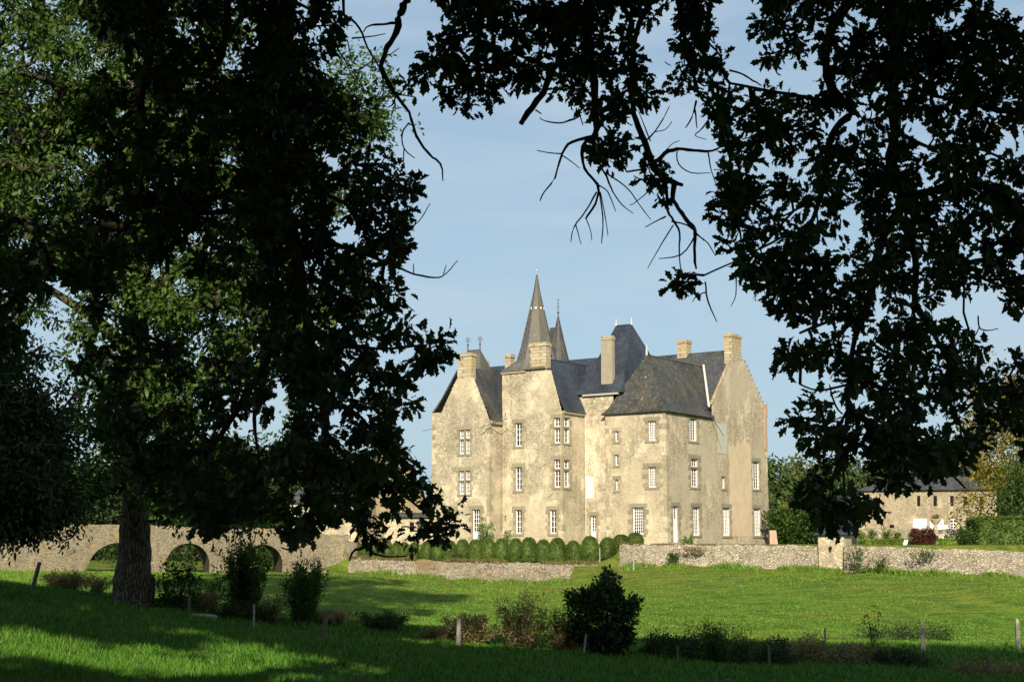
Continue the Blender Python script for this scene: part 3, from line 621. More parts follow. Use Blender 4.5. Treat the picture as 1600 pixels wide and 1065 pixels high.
mb = MB(); mb.tube([tA - Vector((0, 0, .1)), tA + Vector((0, 0, .75))], [.1, .05]); mb.build('finial', M['lead'], cr)
zB_ = H(1131, 541, 'a', -.3)[1]; bRd = (bGa + bEnd) / 2 + .1; ze = zg0 - .3
mb = MB()
mb.slab([F(-.1, bGa - .1, ze), F(-.1, bRd, zB_), F(-9.2, bRd, zB_), F(-9.2, bGa - .1, ze)], .14)
mb.slab([F(-.1, bEnd + .2, ze), F(-.1, bRd, zB_), F(-9.2, bRd, zB_), F(-9.2, bEnd + .2, ze)], .14)
cpart(mb, 'roof', M['slate_mid'])
# lead valley and stone coping
def strip(mb, p, q, w, th=.05):
    p, q = Vector(p), Vector(q); d = (q - p).normalized(); s = d.cross(Vector((0, 0, 1))).normalized() * w; n = s.cross(d).normalized()
    if n.z < 0: n = -n
    mb.hexa([p - s, p + s, q + s, q - s, p - s + n * th, p + s + n * th, q + s + n * th, q - s + n * th])
mb = MB(); vk = lambda z: F(ov + (aA - ov) * (z - E) / (zA - E) + .06, bGa - .1 + (z - ze) / (zB_ - ze) * (bRd - bGa + .1) - .06, z + .1)
for i in range(5): strip(mb, vk(ze + (zA - ze) * i / 5), vk(ze + (zA - ze) * (i + 1) / 5), .09, .08)
print('valley', bX, vk(zA)); tz = 0; cpart(mb, 'valley_flashing', M['lead'])
mb = MB(); strip(mb, F(-.12, bGa + .1, zg0), F(-.12, gA[0], gA[1] + .02), .13, .07); cpart(mb, 'gable_coping', M['gable_stone'])
n = 11
for i in range(n):
    mb = MB(); k = (i + .4) / n; b_ = gB[0] + (gE[0] - gB[0]) * k; z_ = gB[1] + (gE[1] - gB[1]) * k; mb.fbox(-.35, .06, b_ + .02, b_ + .3, z_ + .0, z_ + .22); cpart(mb, 'crow_step', M['gable_stone'])
# gable chimney, ridge chimney
mb_a = H(1131.5, 560, 'b', chb[0])[0]
chimney(mb_a, -.01, chb[0], chb[1], gA[1] - .6, H(1144, 520, 'a', 0)[1]); 
a0, z0_ = H(1058, 556, 'b', bRd - .4); a1 = H(1073, 556, 'b', bRd - .4)[0]
chimney(a0, a1, bRd - .4, bRd + .5, z0_ - .8, H(1066, 530.5, 'b', bRd - .4)[1])
# small chimneys behind the left wing
def chim_world(px0, px1, y0, y1, D, mat='chimney'):
    p = W((px0 + px1) / 2, y1, D) - T0; a, b = p.dot(U), p.dot(V); w = (px1 - px0) / FPX * D / 2 * .78
    return chimney(a - w, a + w, b - w, b + w, W(px0, y1, D).z - .9, W(px0, y0, D).z, mat)
chim_world(789.5, 803.5, 553.5, 574, 121); chim_world(755.5, 763.5, 563, 574, 126)
# stair tower spire
sc_ = (a2l + aS) / 2, (bG2 + 1.2) / 2
Dm = F(sc_[0], sc_[1], 0).y
zs0 = sh[1] + .1; zap = W(839, 428, Dm).z
c0 = F(sc_[0], sc_[1], 0); dx = W(838.5, 540, Dm).x - c0.x; c0 = F(sc_[0] + dx * .7, sc_[1] - .0, 0)
mb = MB()
hw = 2.2
sq = [F(sc_[0] + x * hw, sc_[1] + y * hw * 1.03, zs0) for x, y in ((-1, -1), (0, -1), (1, -1), (1, 0), (1, 1), (0, 1), (-1, 1), (-1, 0))]
r8 = lambda r, z: [c0 + U * (r * math.cos(t)) + V * (r * math.sin(t)) + Vector((0, 0, z)) for t in [R(-135 + 45 * k + 0) for k in range(8)]]
rings = [sq, r8(1.75, zs0 + .95), r8(1.42, zs0 + 1.95), r8(.80, zs0 + 4.6), r8(.3, zap - 1.5), r8(.05, zap)]
vs = [p for rg in rings for p in rg]; fs = []
for i in range(len(rings) - 1):
    for k in range(8): fs.append((i * 8 + k, i * 8 + (k + 1) % 8, (i + 1) * 8 + (k + 1) % 8, (i + 1) * 8 + k))
fs += [tuple(range(40, 48)), tuple(reversed(range(8)))]
mb.add(vs, fs); sp_ = cpart(mb, 'spire', M['slate_brown'])
mb = MB(); mb.tube([c0 + Vector((0, 0, zap - .1)), c0 + Vector((0, 0, zap + .4))], .04); mb.lathe(c0 + Vector((0, 0, zap + .25)), [(.02, -.12), (.13, 0), (.02, .12)], 8)
mb.build('finial', M['lead'], sp_)
for k in range(8):
    mb = MB(); t = R(-135 + 22.5 + 45 * k); p = c0 + U * (.53 * math.cos(t)) + V * (.53 * math.sin(t)) + Vector((0, 0, zs0 + 5.35)); mb.box(p.x - .07, p.x + .07, p.y - .07, p.y + .07, p.z - .06, p.z + .09); mb.build('roof_hook', M['white'], sp_)
mb = MB(); p = c0 + V * -1.25 - U * .25 + Vector((0, 0, zs0 + 1.4)); mb.fbox(*(lambda d: (d.dot(U) - .2, d.dot(U) + .2, d.dot(V) - .1, d.dot(V) + .5))(p - T0), p.z - .2, p.z + .25); mb.build('dormer', M['dark'], sp_)
# round turret cone
c1 = W(872.5, 560, 119.5); c1.z = 0; ztc = W(872, 493, 119.5).z; zb1 = W(872, 558, 119.5).z
mb = MB(); mb.lathe(c1, [(1.0, 9.0), (1.0, zb1 - .9)], 20); cpart(mb, 'turret_wall', M['plaster'])
mb = MB(); mb.lathe(c1, [(1.12, zb1 - 1.0), (.86, zb1), (.5, zb1 + 1.5), (.05, ztc)], 24); tr = cpart(mb, 'turret_roof', M['slate_mid'])
mb = MB(); mb.tube([c1 + Vector((0, 0, ztc - .1)), c1 + Vector((0, 0, ztc + 1.5))], [.05, .02]); mb.lathe(c1 + Vector((0, 0, ztc + .25)), [(.02, -.1), (.12, 0), (.02, .1)], 8)
for dz, w in ((.75, .14), (1.05, .1), (1.35, .12)): mb.tube([c1 + Vector((-w, 0, ztc + dz)), c1 + Vector((0, 0, ztc + dz + .07)), c1 + Vector((w, 0, ztc + dz))], .018, 4)
mb.build('finial', M['iron'], tr)
mb = MB(); q0 = W(861, 512, 118.6); q1 = W(869, 511, 119.3); mb.hexa([q0 + Vector((-.35, -.1, -3)), q1 + Vector((.3, -.1, -3)), q1 + Vector((.3, .3, -3)), q0 + Vector((-.35, .3, -3)), q0 + Vector((-.1, 0, 0)), q1 + Vector((0, 0, 0)), q1 + Vector((0, .2, 0)), q0 + Vector((-.1, .2, 0))]); cpart(mb, 'link_roof', M['slate_brown'])
# small steep roof behind the left chimney, two wrought finials
f0, f1 = W(731, 547, 125.5), W(750, 546, 124.8); dd = (f1 - f0).normalized(); nn = Vector((-dd.y, dd.x, 0)).normalized()
zb2 = f0.z - 2.6
e = [f0 - dd * .3 - nn * 1.3, f1 + dd * 1.0 - nn * 1.3, f1 + dd * 1.0 + nn * 1.3, f0 - dd * .3 + nn * 1.3]
for p in e: p.z = zb2
f1.z = f0.z
mb = MB(); mb.slab([e[0], e[1], f1, f0], .08); mb.slab([e[2], e[3], f0, f1], .08); mb.slab([e[1], e[2], f1], .08); mb.slab([e[3], e[0], f0], .08); lr = cpart(mb, 'roof', M['slate_brown'])
for p in (f0, f1):
    mb = MB(); mb.tube([p - Vector((0, 0, .1)), p + Vector((0, 0, .5)), p + Vector((0, 0, 1.25))], [.07, .05, .02]); mb.lathe(p + Vector((0, 0, .45)), [(.03, -.1), (.11, 0), (.03, .1)], 8)
    for dz, w in ((.8, .24), (1.0, .19)):
        for s in (-1, 1): mb.tube([p + Vector((0, 0, dz - .1)), p + Vector((s * w * .6, 0, dz + .1)), p + Vector((s * w, 0, dz + .02)), p + Vector((s * w * .9, 0, dz - .06))], .022, 4)
    mb.build('finial', M['iron'], lr)
# iron stays sticking out by the eaves
def stay(a, b, D, r=.02): mb = MB(); mb.tube([W(*a, D), W(*b, D)], r, 4); cpart(mb, 'iron_stay', M['iron'])
stay((1111, 649), (1131, 681), 116.0, .03); stay((1110, 650), (1126, 662), 116.0)
stay((750, 668), (793, 653), 113.5, .03); stay((767, 657), (757, 678), 113.5)
stay((661, 673), (678, 669), 116)
print('chateau', a5, bGa, bEnd, bRd, zA, zB_, zT, zs0, zap, zR1, zR2)
# ---------------------------------------------------------------- foliage engine
def np_mesh(name, verts, k, mat, loopidx=None, parent=None, mats=None, mi=None, smooth=False):
    """verts (n*k, 3); every face uses k consecutive vertices (or loopidx (m,k))"""
    me = bpy.data.meshes.new(name); me.vertices.add(len(verts)); me.vertices.foreach_set('co', verts.astype(np.float32).ravel())
    idx = np.arange(len(verts)).reshape(-1, k) if loopidx is None else loopidx; m = len(idx)
    me.loops.add(idx.size); me.loops.foreach_set('vertex_index', idx.astype(np.int32).ravel()); me.polygons.add(m)
    me.polygons.foreach_set('loop_start', (np.arange(m) * k).astype(np.int32)); me.polygons.foreach_set('loop_total', np.full(m, k, np.int32))
    if smooth: me.polygons.foreach_set('use_smooth', np.ones(m, bool))
    for x in (mats or [mat]): me.materials.append(x)
    me.update(calc_edges=True); o = bpy.data.objects.new(name, me); COL.objects.link(o)
    if parent is not None: o.parent = parent; o.matrix_parent_inverse = __import__('mathutils').Matrix.Translation(-parent.location)
    return o
def unit(v): return v / np.maximum(np.linalg.norm(v, axis=-1, keepdims=True), 1e-9)
OAK = np.array([(0, 0), (.07, .14), (.2, .22), (.13, .34), (.3, .48), (.19, .58), (.3, .78), (.14, .82), (0, 1.0), (-.14, .84), (-.3, .74), (-.18, .6), (-.29, .46), (-.13, .34), (-.2, .2), (-.07, .13)])
SIX = np.array([(0, 0), (.2, .25), (.24, .6), (0, 1), (-.24, .6), (-.2, .25)])
KITE = np.array([(0, 0), (.3, .5), (0, 1), (-.3, .5)])
def leaf_verts(C, dirs, size, shape, rng, flat=.5, wide=1.0):
    """C (n,3) leaf bases, dirs (n,3) pointing directions"""
    n = len(C); y = unit(dirs); rnd = rng.normal(size=(n, 3)); rnd[:, 2] += flat * 2
    x = unit(np.cross(y, unit(rnd))); z = np.cross(x, y); s = size * rng.uniform(.65, 1.2, (n, 1))
    P = []
    for (a, b) in shape: P.append(C + (x * a * wide + y * b + z * (abs(a) * .55 - .35 * b * b)) * s)
    return np.stack(P, 1).reshape(-1, 3)
def leaf_cloud(name, centers, axis_, n_per, spread, size, shape, mat, rng, parent, flat=.5, wide=1.0, droop=.25):
    n = len(centers); C = np.repeat(centers, n_per, 0); A = np.repeat(axis_, n_per, 0)
    off = rng.normal(size=C.shape) * spread * .5 + A * rng.uniform(-.5, .8, (len(C), 1)) * spread
    d = unit(off) + A * .6 + rng.normal(size=C.shape) * .45; d[:, 2] -= droop
    v = leaf_verts(C + off, d, size, shape, rng, flat, wide); return np_mesh(name, v, len(shape), mat, parent=parent)
def prim(roots, pts, rng):
    """joins every point to the nearest already joined one; index < len(roots) are roots"""
    n = len(pts); best = np.full(n, np.inf); par = np.zeros(n, int)
    for i in range(0, len(roots)):
        d = ((pts - roots[i]) ** 2).sum(1); m = d < best; best[m] = d[m]; par[m] = i
    dep = np.zeros(n); order = []; cur = best.copy(); done = np.zeros(n, bool); nr = len(roots)
    for _ in range(n):
        j = int(np.argmin(cur)); order.append(j); done[j] = True; cur[j] = np.inf; best[j] = -1
        d = ((pts - pts[j]) ** 2).sum(1) * 1.25; m = (d < best) & ~done; best[m] = d[m]; par[m] = nr + j; cur[m] = d[m]
    return par, order
def tubes(P0, P1, r0, r1, sides=4):
    t = unit(P1 - P0); up = np.tile(np.array([.31, .17, .93]), (len(t), 1)); x = unit(np.cross(t, up)); y = np.cross(t, x); V0 = []; V1 = []
    for k in range(sides):
        a = 2 * math.pi * k / sides; o = x * math.cos(a) + y * math.sin(a); V0.append(P0 + o * r0[:, None]); V1.append(P1 + o * r1[:, None])
    V = np.concatenate([np.stack(V0, 1), np.stack(V1, 1)], 1); n = len(t); base = (np.arange(n) * 2 * sides)[:, None, None]
    q = np.array([[k, (k + 1) % sides, sides + (k + 1) % sides, sides + k] for k in range(sides)])[None]
    return V.reshape(-1, 3), (base + q).reshape(-1, 4)
def twig_mesh(name, roots, pts, mat, rng, parent, tip=.004, k=.0035, rmax=.12, wob=.12):
    par, order = prim(roots, pts, rng); nr = len(roots); cnt = np.ones(len(pts))
    for j in reversed(order):
        if par[j] >= nr: cnt[par[j] - nr] += cnt[j]
    rad = np.minimum(tip + k * np.sqrt(cnt), rmax)
    src = np.where((par < nr)[:, None], roots[np.minimum(par, nr - 1)], pts[np.maximum(par - nr, 0)])
    rs = np.where(par < nr, rad * 1.2, np.minimum(rad[np.maximum(par - nr, 0)], rad * 1.6))
    L = np.linalg.norm(pts - src, axis=1, keepdims=True); mid = (pts + src) / 2 + rng.normal(size=pts.shape) * L * wob
    V0, q0 = tubes(src, mid, rs, (rs + rad) / 2); V1, q1 = tubes(mid, pts, (rs + rad) / 2, rad)
    return np_mesh(name, np.r_[V0, V1], 4, mat, loopidx=np.r_[q0, q1 + len(V0)], parent=parent), unit(pts - src)
def limb(mb, pts, rad, n=8, sub=4, wob=.25, rng=None):
    """rounded knotty limb through the points"""
    P = [Vector(p) for p in pts]; out = []; rr = []
    for i in range(len(P) - 1):
        p0, p1, p2, p3 = P[max(i - 1, 0)], P[i], P[i + 1], P[min(i + 2, len(P) - 1)]
        for j in range(sub):
            t = j / sub; q = .5 * ((2 * p1) + (p2 - p0) * t + (2 * p0 - 5 * p1 + 4 * p2 - p3) * t * t + (3 * p1 - p0 - 3 * p2 + p3) * t ** 3)
            r = rad[i] + (rad[i + 1] - rad[i]) * t; out.append(q + Vector((random.uniform(-1, 1), random.uniform(-1, 1), random.uniform(-1, 1))) * r * wob); rr.append(r * random.uniform(.88, 1.14))
    out.append(P[-1]); rr.append(rad[-1]); mb.tube(out, rr, n); return out
def leaf_mat(name, cols, trans=.3, rough=.55):
    t = NT(name, rough, .25); c = t.ramp(t.island(), [(i / (len(cols) - 1), x) for i, x in enumerate(cols)])
    c = t.mix(1.0, c, t.ramp(t.noise(.7, 4), [(.36, .6), (.62, 1.2)]), 'MULTIPLY')
    t.col(c)
    if trans:
        tr = t.n.new('ShaderNodeBsdfTranslucent'); t.l.new(t.mix(1.0, c, (1.5, 1.7, .5), 'MULTIPLY'), tr.inputs[0]); ms = t.n.new('ShaderNodeMixShader'); ms.inputs[0].default_value = trans
        out = t.n['Material Output']; t.l.new(t.b.outputs[0], ms.inputs[1]); t.l.new(tr.outputs[0], ms.inputs[2]); t.l.new(ms.outputs[0], out.inputs[0])
    return t.m
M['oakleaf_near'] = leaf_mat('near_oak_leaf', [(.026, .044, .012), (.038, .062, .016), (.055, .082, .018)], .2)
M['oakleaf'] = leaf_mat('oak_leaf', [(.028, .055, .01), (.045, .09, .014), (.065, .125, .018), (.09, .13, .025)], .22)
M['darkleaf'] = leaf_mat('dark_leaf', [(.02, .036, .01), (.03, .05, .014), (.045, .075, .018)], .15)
M['midleaf'] = leaf_mat('mid_leaf', [(.03, .06, .014), (.05, .09, .018), (.07, .12, .02)], .25)
M['yellowleaf'] = leaf_mat('autumn_leaf', [(.18, .11, .014), (.27, .19, .02), (.17, .18, .03), (.3, .23, .03)], .25)
M['redleaf'] = leaf_mat('red_leaf', [(.055, .018, .014), (.09, .028, .02), (.12, .04, .025)], .15)
M['boxleaf'] = leaf_mat('box_leaf', [(.05, .085, .013), (.07, .115, .018), (.095, .14, .024)], .1)
M['brownleaf'] = leaf_mat('bramble_leaf', [(.14, .11, .045), (.27, .2, .095), (.14, .15, .04), (.34, .24, .14)], .15)
M['limeleaf'] = leaf_mat('lime_hedge_leaf', [(.1, .17, .02), (.14, .22, .03), (.18, .25, .04)], .2)
t = NT('oak_bark', .95, .1); bv = t.scale((1, 1, .16))
ed = t.vor(11, 'DISTANCE_TO_EDGE', bv); t.col(t.mix(t.ramp(ed, [(0, 1), (.16, 0)]), t.ramp(t.noise(4, 5, .7), [(.3, (.11, .088, .058)), (.7, (.2, .165, .11))]), (.03, .024, .017))); t.bump(t.ramp(ed, [(0, 0), (.2, 1)]), 1.0, .05); M['bark'] = t.m
t = NT('shaded_bark', .95, .1); t.col(t.ramp(t.noise(9, 5, .7), [(.3, (.03, .025, .018)), (.7, (.06, .05, .036))])); t.bump(t.noise(16, 5, .7, t.scale((1, 1, .3))), .8, .03); M['bark_dark'] = t.m

def in_poly(x, y, poly):
    c = np.zeros(len(x), bool); n = len(poly); j = n - 1
    for i in range(n):
        xi, yi = poly[i]; xj, yj = poly[j]
        k = ((yi > y) != (yj > y)); c ^= k & (x < (xj - xi) * (y - yi) / ((yj - yi) if yj != yi else 1e-9) + xi); j = i
    return c
def dens(x, y, g):
    out = np.zeros(len(x))
    for cx, cy, rx, ry, v in g: out += v * np.exp(-((x - cx) / rx) ** 2 - ((y - cy) / ry) ** 2)
    return out
def vnoise(x, y, s, seed):
    r = np.random.default_rng(seed); g = r.random((64, 64)); fx, fy = x / s, y / s; i, j = np.floor(fx).astype(int), np.floor(fy).astype(int); u, v = fx - i, fy - j; u = u * u * (3 - 2 * u); v = v * v * (3 - 2 * v)
    G = lambda a, b: g[a % 64, b % 64]; return (G(i, j) * (1 - u) + G(i + 1, j) * u) * (1 - v) + (G(i, j + 1) * (1 - u) + G(i + 1, j + 1) * u) * v
def Wn(px, py, D):
    cx, cy = (px - CX) / FPX, -(py - CY) / FPX; ry = cp - cy * sp; t = D / ry; return np.stack([cx * t, np.broadcast_to(D, np.shape(px)) * 1.0, (cy * cp + sp) * t], -1)
def sprays(polys, holes, rng, thin, bbox, r1=25, n1=9, s1=9.0, er=6):
    def ok(x, y):
        k = np.zeros(len(x), bool)
        for p in polys: k |= in_poly(x, y, p)
        for p in holes: k &= ~in_poly(x, y, p)
        return k
    f = (lambda x, y: thin(x, y) & ok(x - er, y) & ok(x + er, y) & ok(x, y - er) & ok(x, y + er)) if thin else None
    x, y = spread_points(polys, holes, r1, rng, f, bbox); m = len(x); k = rng.integers(int(n1 * .6), int(n1 * 1.5), m); i = np.repeat(np.arange(m), k); a = rng.uniform(0, np.pi, m)[i]; s = rng.uniform(.7, 1.35, m)[i] * s1
    u, v = rng.normal(size=len(i)) * s, rng.normal(size=len(i)) * s * .62; X, Y = x[i] + u * np.cos(a) - v * np.sin(a), y[i] + u * np.sin(a) + v * np.cos(a); g = ok(X, Y) | (rng.random(len(X)) < .35)
    return X[g], Y[g], i[g]
def spread_points(polys, holes, rmin, rng, thin=None, bbox=(-60, 1660, -60, 900)):
    """blue-noise points in the outlines, kept out of the holes"""
    x0, x1, y0, y1 = bbox; n = int((x1 - x0) * (y1 - y0) / (rmin * rmin) * 3.0)
    x = rng.uniform(x0, x1, n); y = rng.uniform(y0, y1, n); keep = np.zeros(n, bool)
    for p in polys: keep |= in_poly(x, y, p)
    for p in holes: keep &= ~in_poly(x, y, p)
    if thin is not None: keep &= thin(x, y)
    x, y = x[keep], y[keep]; grid = {}; out = []
    for i in range(len(x)):
        gx_, gy_ = int(x[i] // rmin), int(y[i] // rmin); ok = True
        for a in (-1, 0, 1):
            for b in (-1, 0, 1):
                for j in grid.get((gx_ + a, gy_ + b), ()):
                    if (x[i] - x[j]) ** 2 + (y[i] - y[j]) ** 2 < rmin * rmin: ok = False; break
                if not ok: break
            if not ok: break
        if ok: grid.setdefault((gx_, gy_), []).append(i); out.append(i)
    return x[out], y[out]
# ---------------------------------------------------------------- near oaks whose limbs hang into the view
FL_POLY = [[(505, -50), (522, 20), (540, 50), (536, 66), (512, 80), (512, 108), (532, 112), (545, 128), (532, 142), (560, 150), (572, 170), (590, 190), (588, 205), (596, 226), (606, 250), (626, 262), (652, 260), (656, 284), (677, 292), (672, 316),
            (640, 330), (632, 376), (628, 400), (634, 427), (628, 460), (636, 490), (650, 508), (688, 506), (700, 524), (704, 548), (711, 566), (680, 578), (640, 582), (622, 610), (658, 622), (662, 654), (630, 664), (640, 712), (660, 758), (683, 746), (699, 756),
            (690, 786), (706, 804), (722, 820), (702, 834), (684, 850), (650, 832), (622, 846), (602, 838), (560, 858), (534, 834), (500, 812), (486, 832), (452, 852), (440, 812), (350, 812), (340, 832), (300, 826), (262, 836), (250, 790), (200, 740), (150, 680), (118, 590), (128, 560), (118, 540), (130, 500), (150, 470),
            (90, 420), (100, 300), (130, 180), (150, 60), (140, -50)],
           [(-60, 330), (60, 340), (86, 400), (70, 450), (30, 470), (-60, 470)], [(-60, 460), (20, 480), (40, 510), (30, 560), (10, 590), (-60, 600)]]
FL_HOLES = [[(376, 36), (412, 40), (406, 66), (380, 70)], [(340, 70), (392, 42), (400, 70), (360, 118), (338, 112)], [(304, 96), (336, 92), (336, 118), (306, 116)], [(488, 222), (522, 236), (515, 260), (488, 248)],
            [(514, 320), (540, 326), (534, 352), (510, 350)], [(480, 484), (520, 486), (516, 514), (484, 512)], [(494, 530), (516, 530), (512, 560), (492, 556)], [(384, 640), (430, 628), (462, 640), (458, 690), (430, 705), (388, 690)],
            [(512, 688), (556, 688), (552, 716), (514, 712)], [(440, 590), (470, 600), (462, 640), (440, 630)], [(510, 620), (545, 618), (540, 648), (512, 646)], [(512, 740), (530, 742), (528, 770), (510, 768)], [(575, 770), (600, 760), (602, 790), (580, 792)],
            [(590, 806), (622, 800), (628, 832), (600, 830)], [(352, 334), (382, 336), (378, 352), (354, 350)], [(470, 286), (486, 288), (484, 304), (468, 302)], [(640, 340), (660, 330), (668, 345), (648, 360)],
            [(455, 775), (476, 770), (474, 796), (456, 796)], [(540, 560), (556, 560), (552, 578), (538, 576)], [(596, 540), (612, 548), (604, 566), (592, 560)], [(640, 770), (660, 776), (652, 792), (636, 788)]]
FR_POLY = [[(674, -50), (684, 30), (672, 75), (645, 98), (622, 120), (637, 143), (668, 148), (690, 152), (718, 166), (750, 164), (775, 150), (774, 110), (786, 92), (800, 128), (788, 134), (804, 150), (832, 138), (856, 148), (864, 112), (872, 144), (898, 146), (904, 168), (922, 182), (958, 192), (980, 166), (994, 144), (1006, 164), (1024, 156), (1024, 138), (1009, 106), (1006, 66), (1030, 62), (1052, 92), (1070, 92), (1064, 116), (1030, 112), (1036, 130), (1046, 160), (1066, 158),
            (1078, 128), (1100, 150), (1104, 178), (1134, 200), (1134, 226), (1122, 250), (1134, 282), (1114, 312), (1134, 346), (1126, 370), (1138, 394), (1120, 408), (1050, 424), (1046, 442), (1070, 452), (1100, 444), (1130, 434), (1172, 430), (1168, 446), (1196, 458), (1218, 482), (1238, 494), (1256, 494), (1268, 482), (1286, 490), (1290, 520), (1260, 540), (1230, 546), (1218, 566), (1230, 590), (1268, 576), (1300, 560), (1318, 584),
            (1318, 640), (1300, 650), (1286, 628), (1270, 620), (1276, 650), (1250, 640), (1232, 654), (1248, 668), (1236, 688), (1262, 704), (1282, 718), (1276, 746), (1242, 762), (1252, 796), (1276, 806), (1286, 838), (1314, 846), (1358, 828), (1350, 806), (1372, 794), (1370, 776), (1340, 776), (1350, 740), (1378, 740), (1390, 772), (1420, 776), (1446, 772), (1448, 744), (1496, 738), (1504, 712), (1600, 704), (1660, 700), (1660, 560), (1600, 556), (1566, 544), (1524, 530), (1488, 506), (1468, 462), (1456, 438), (1500, 470), (1540, 462), (1566, 432), (1574, 404), (1600, 380), (1660, 380), (1660, 240), (1596, 232), (1560, 226), (1560, 200), (1600, 196), (1660, 190), (1660, 40), (1600, 44), (1560, 30), (1545, -50), (1175, -50), (1180, 40), (1174, 60), (1184, 84), (1200, 96), (1226, 106), (1260, 104), (1280, 92), (1296, 108), (1280, 130), (1266, 154), (1230, 148), (1206, 118), (1180, 130), (1160, 128), (1132, 110), (1126, 72), (1116, 58), (1104, -50)],
           [(1122, 24), (1146, 20), (1144, 44), (1124, 50)], [(928, 198), (962, 206), (984, 204), (986, 236), (970, 264), (950, 262), (948, 240), (928, 248)], [(992, 254), (1012, 250), (1050, 272), (1064, 288), (1030, 290), (994, 272)], [(1576, 430), (1660, 420), (1660, 500), (1582, 490)]]
FR_HOLES = [[(1312, 180), (1350, 176), (1358, 214), (1330, 228), (1308, 208)], [(1384, 300), (1408, 304), (1402, 352), (1380, 362)], [(1226, 306), (1264, 310), (1262, 346), (1230, 346)], [(1322, 330), (1338, 330), (1334, 384), (1318, 384)], [(1172, 262), (1226, 258), (1246, 240), (1246, 212), (1262, 224), (1256, 262), (1222, 286), (1178, 286)],
            [(1236, 240), (1262, 210), (1280, 226), (1262, 250)], [(1430, 636), (1464, 640), (1462, 684), (1432, 680)], [(1500, 608), (1522, 610), (1518, 654), (1500, 650)], [(1254, 690), (1300, 700), (1296, 728), (1262, 716)], [(1318, 700), (1352, 706), (1350, 730), (1320, 728)], [(1350, 584), (1370, 586), (1366, 622), (1348, 618)], [(1400, 250), (1418, 254), (1414, 280), (1400, 276)],
            [(1420, 200), (1446, 206), (1442, 224), (1420, 220)], [(1282, 200), (1290, 200), (1288, 230), (1280, 228)], [(1180, 306), (1204, 316), (1200, 350), (1182, 344)], [(1460, 330), (1490, 340), (1484, 366), (1462, 360)], [(1400, 470), (1420, 462), (1424, 486), (1404, 490)], [(1296, 372), (1318, 378), (1306, 420), (1290, 412)],
            [(1188, 360), (1224, 352), (1222, 372), (1196, 392), (1176, 386)], [(1430, 36), (1452, 40), (1448, 66), (1432, 60)], [(1316, 20), (1336, 30), (1330, 70), (1316, 66)], [(1490, 166), (1512, 170), (1508, 184), (1488, 182)], [(1366, 250), (1376, 236), (1382, 262), (1372, 276)], [(1442, 520), (1462, 524), (1466, 546), (1446, 548)], [(1520, 560), (1560, 566), (1572, 592), (1548, 596), (1520, 580)], [(1480, 655), (1498, 660), (1494, 690), (1478, 684)]]
def dfield(x, y, D0, seed): return D0 + 1.5 * (vnoise(x, y, 170, seed) - .5) * 2 + .35 * (vnoise(x, y, 45, seed + 1) - .5) * 2
def px_limb(mb, pts, D0, seed, nodes, n=7, sub=3, wob=.22):
    P = []; rr = []
    for (x, y, w) in pts:
        D = float(dfield(np.array([x * 1.0]), np.array([y * 1.0]), D0, seed)[0]); P.append(W(x, y, D)); rr.append(w / 2 / FPX * D)
    out = limb(mb, P, rr, n, sub, wob); nodes.extend(out); return P, rr
def frustum(P, m=50):
    x, y = pxof(P); return (P[:, 1] > .5) & (x > -m) & (x < 1600 + m) & (y > -m)
LIT = [(W(140, 1022, 26), 4.8, 3.2), (W(500, 1040, 33), 2.2, 1.2), (W(330, 1010, 35), 2.0, .8), (W(785, 1000, 51), 3.6, 1.2)]  # ground patches kept sunny by gaps shaped into the unseen crowns
def shade_canopy(blobs, n, rng):  # out-of-view leaves placed to shade the foreground, left open over LIT
    out = []
    for (c, r, w) in blobs:
        k = int(n * w); d = unit(rng.normal(size=(k, 3))); rad = rng.uniform(.25, 1, (k, 1)) ** .5; out.append(np.array(c) + d * rad * np.array(r))
    P = np.concatenate(out); P = P[~frustum(P)]; P = P[P[:, 2] > 2.2]
    s = np.array(SUND); bad = np.zeros(len(P), bool)
    for c, ax_, ay_ in LIT: t = (P[:, 2] - c.z) / s[2]; hx, hy = P[:, 0] - s[0] * t, P[:, 1] - s[1] * t; bad |= ((hx - c.x) / (ax_ + .6)) ** 2 + ((hy - c.y) / (ay_ + .8)) ** 2 < 1
    return P[~bad]
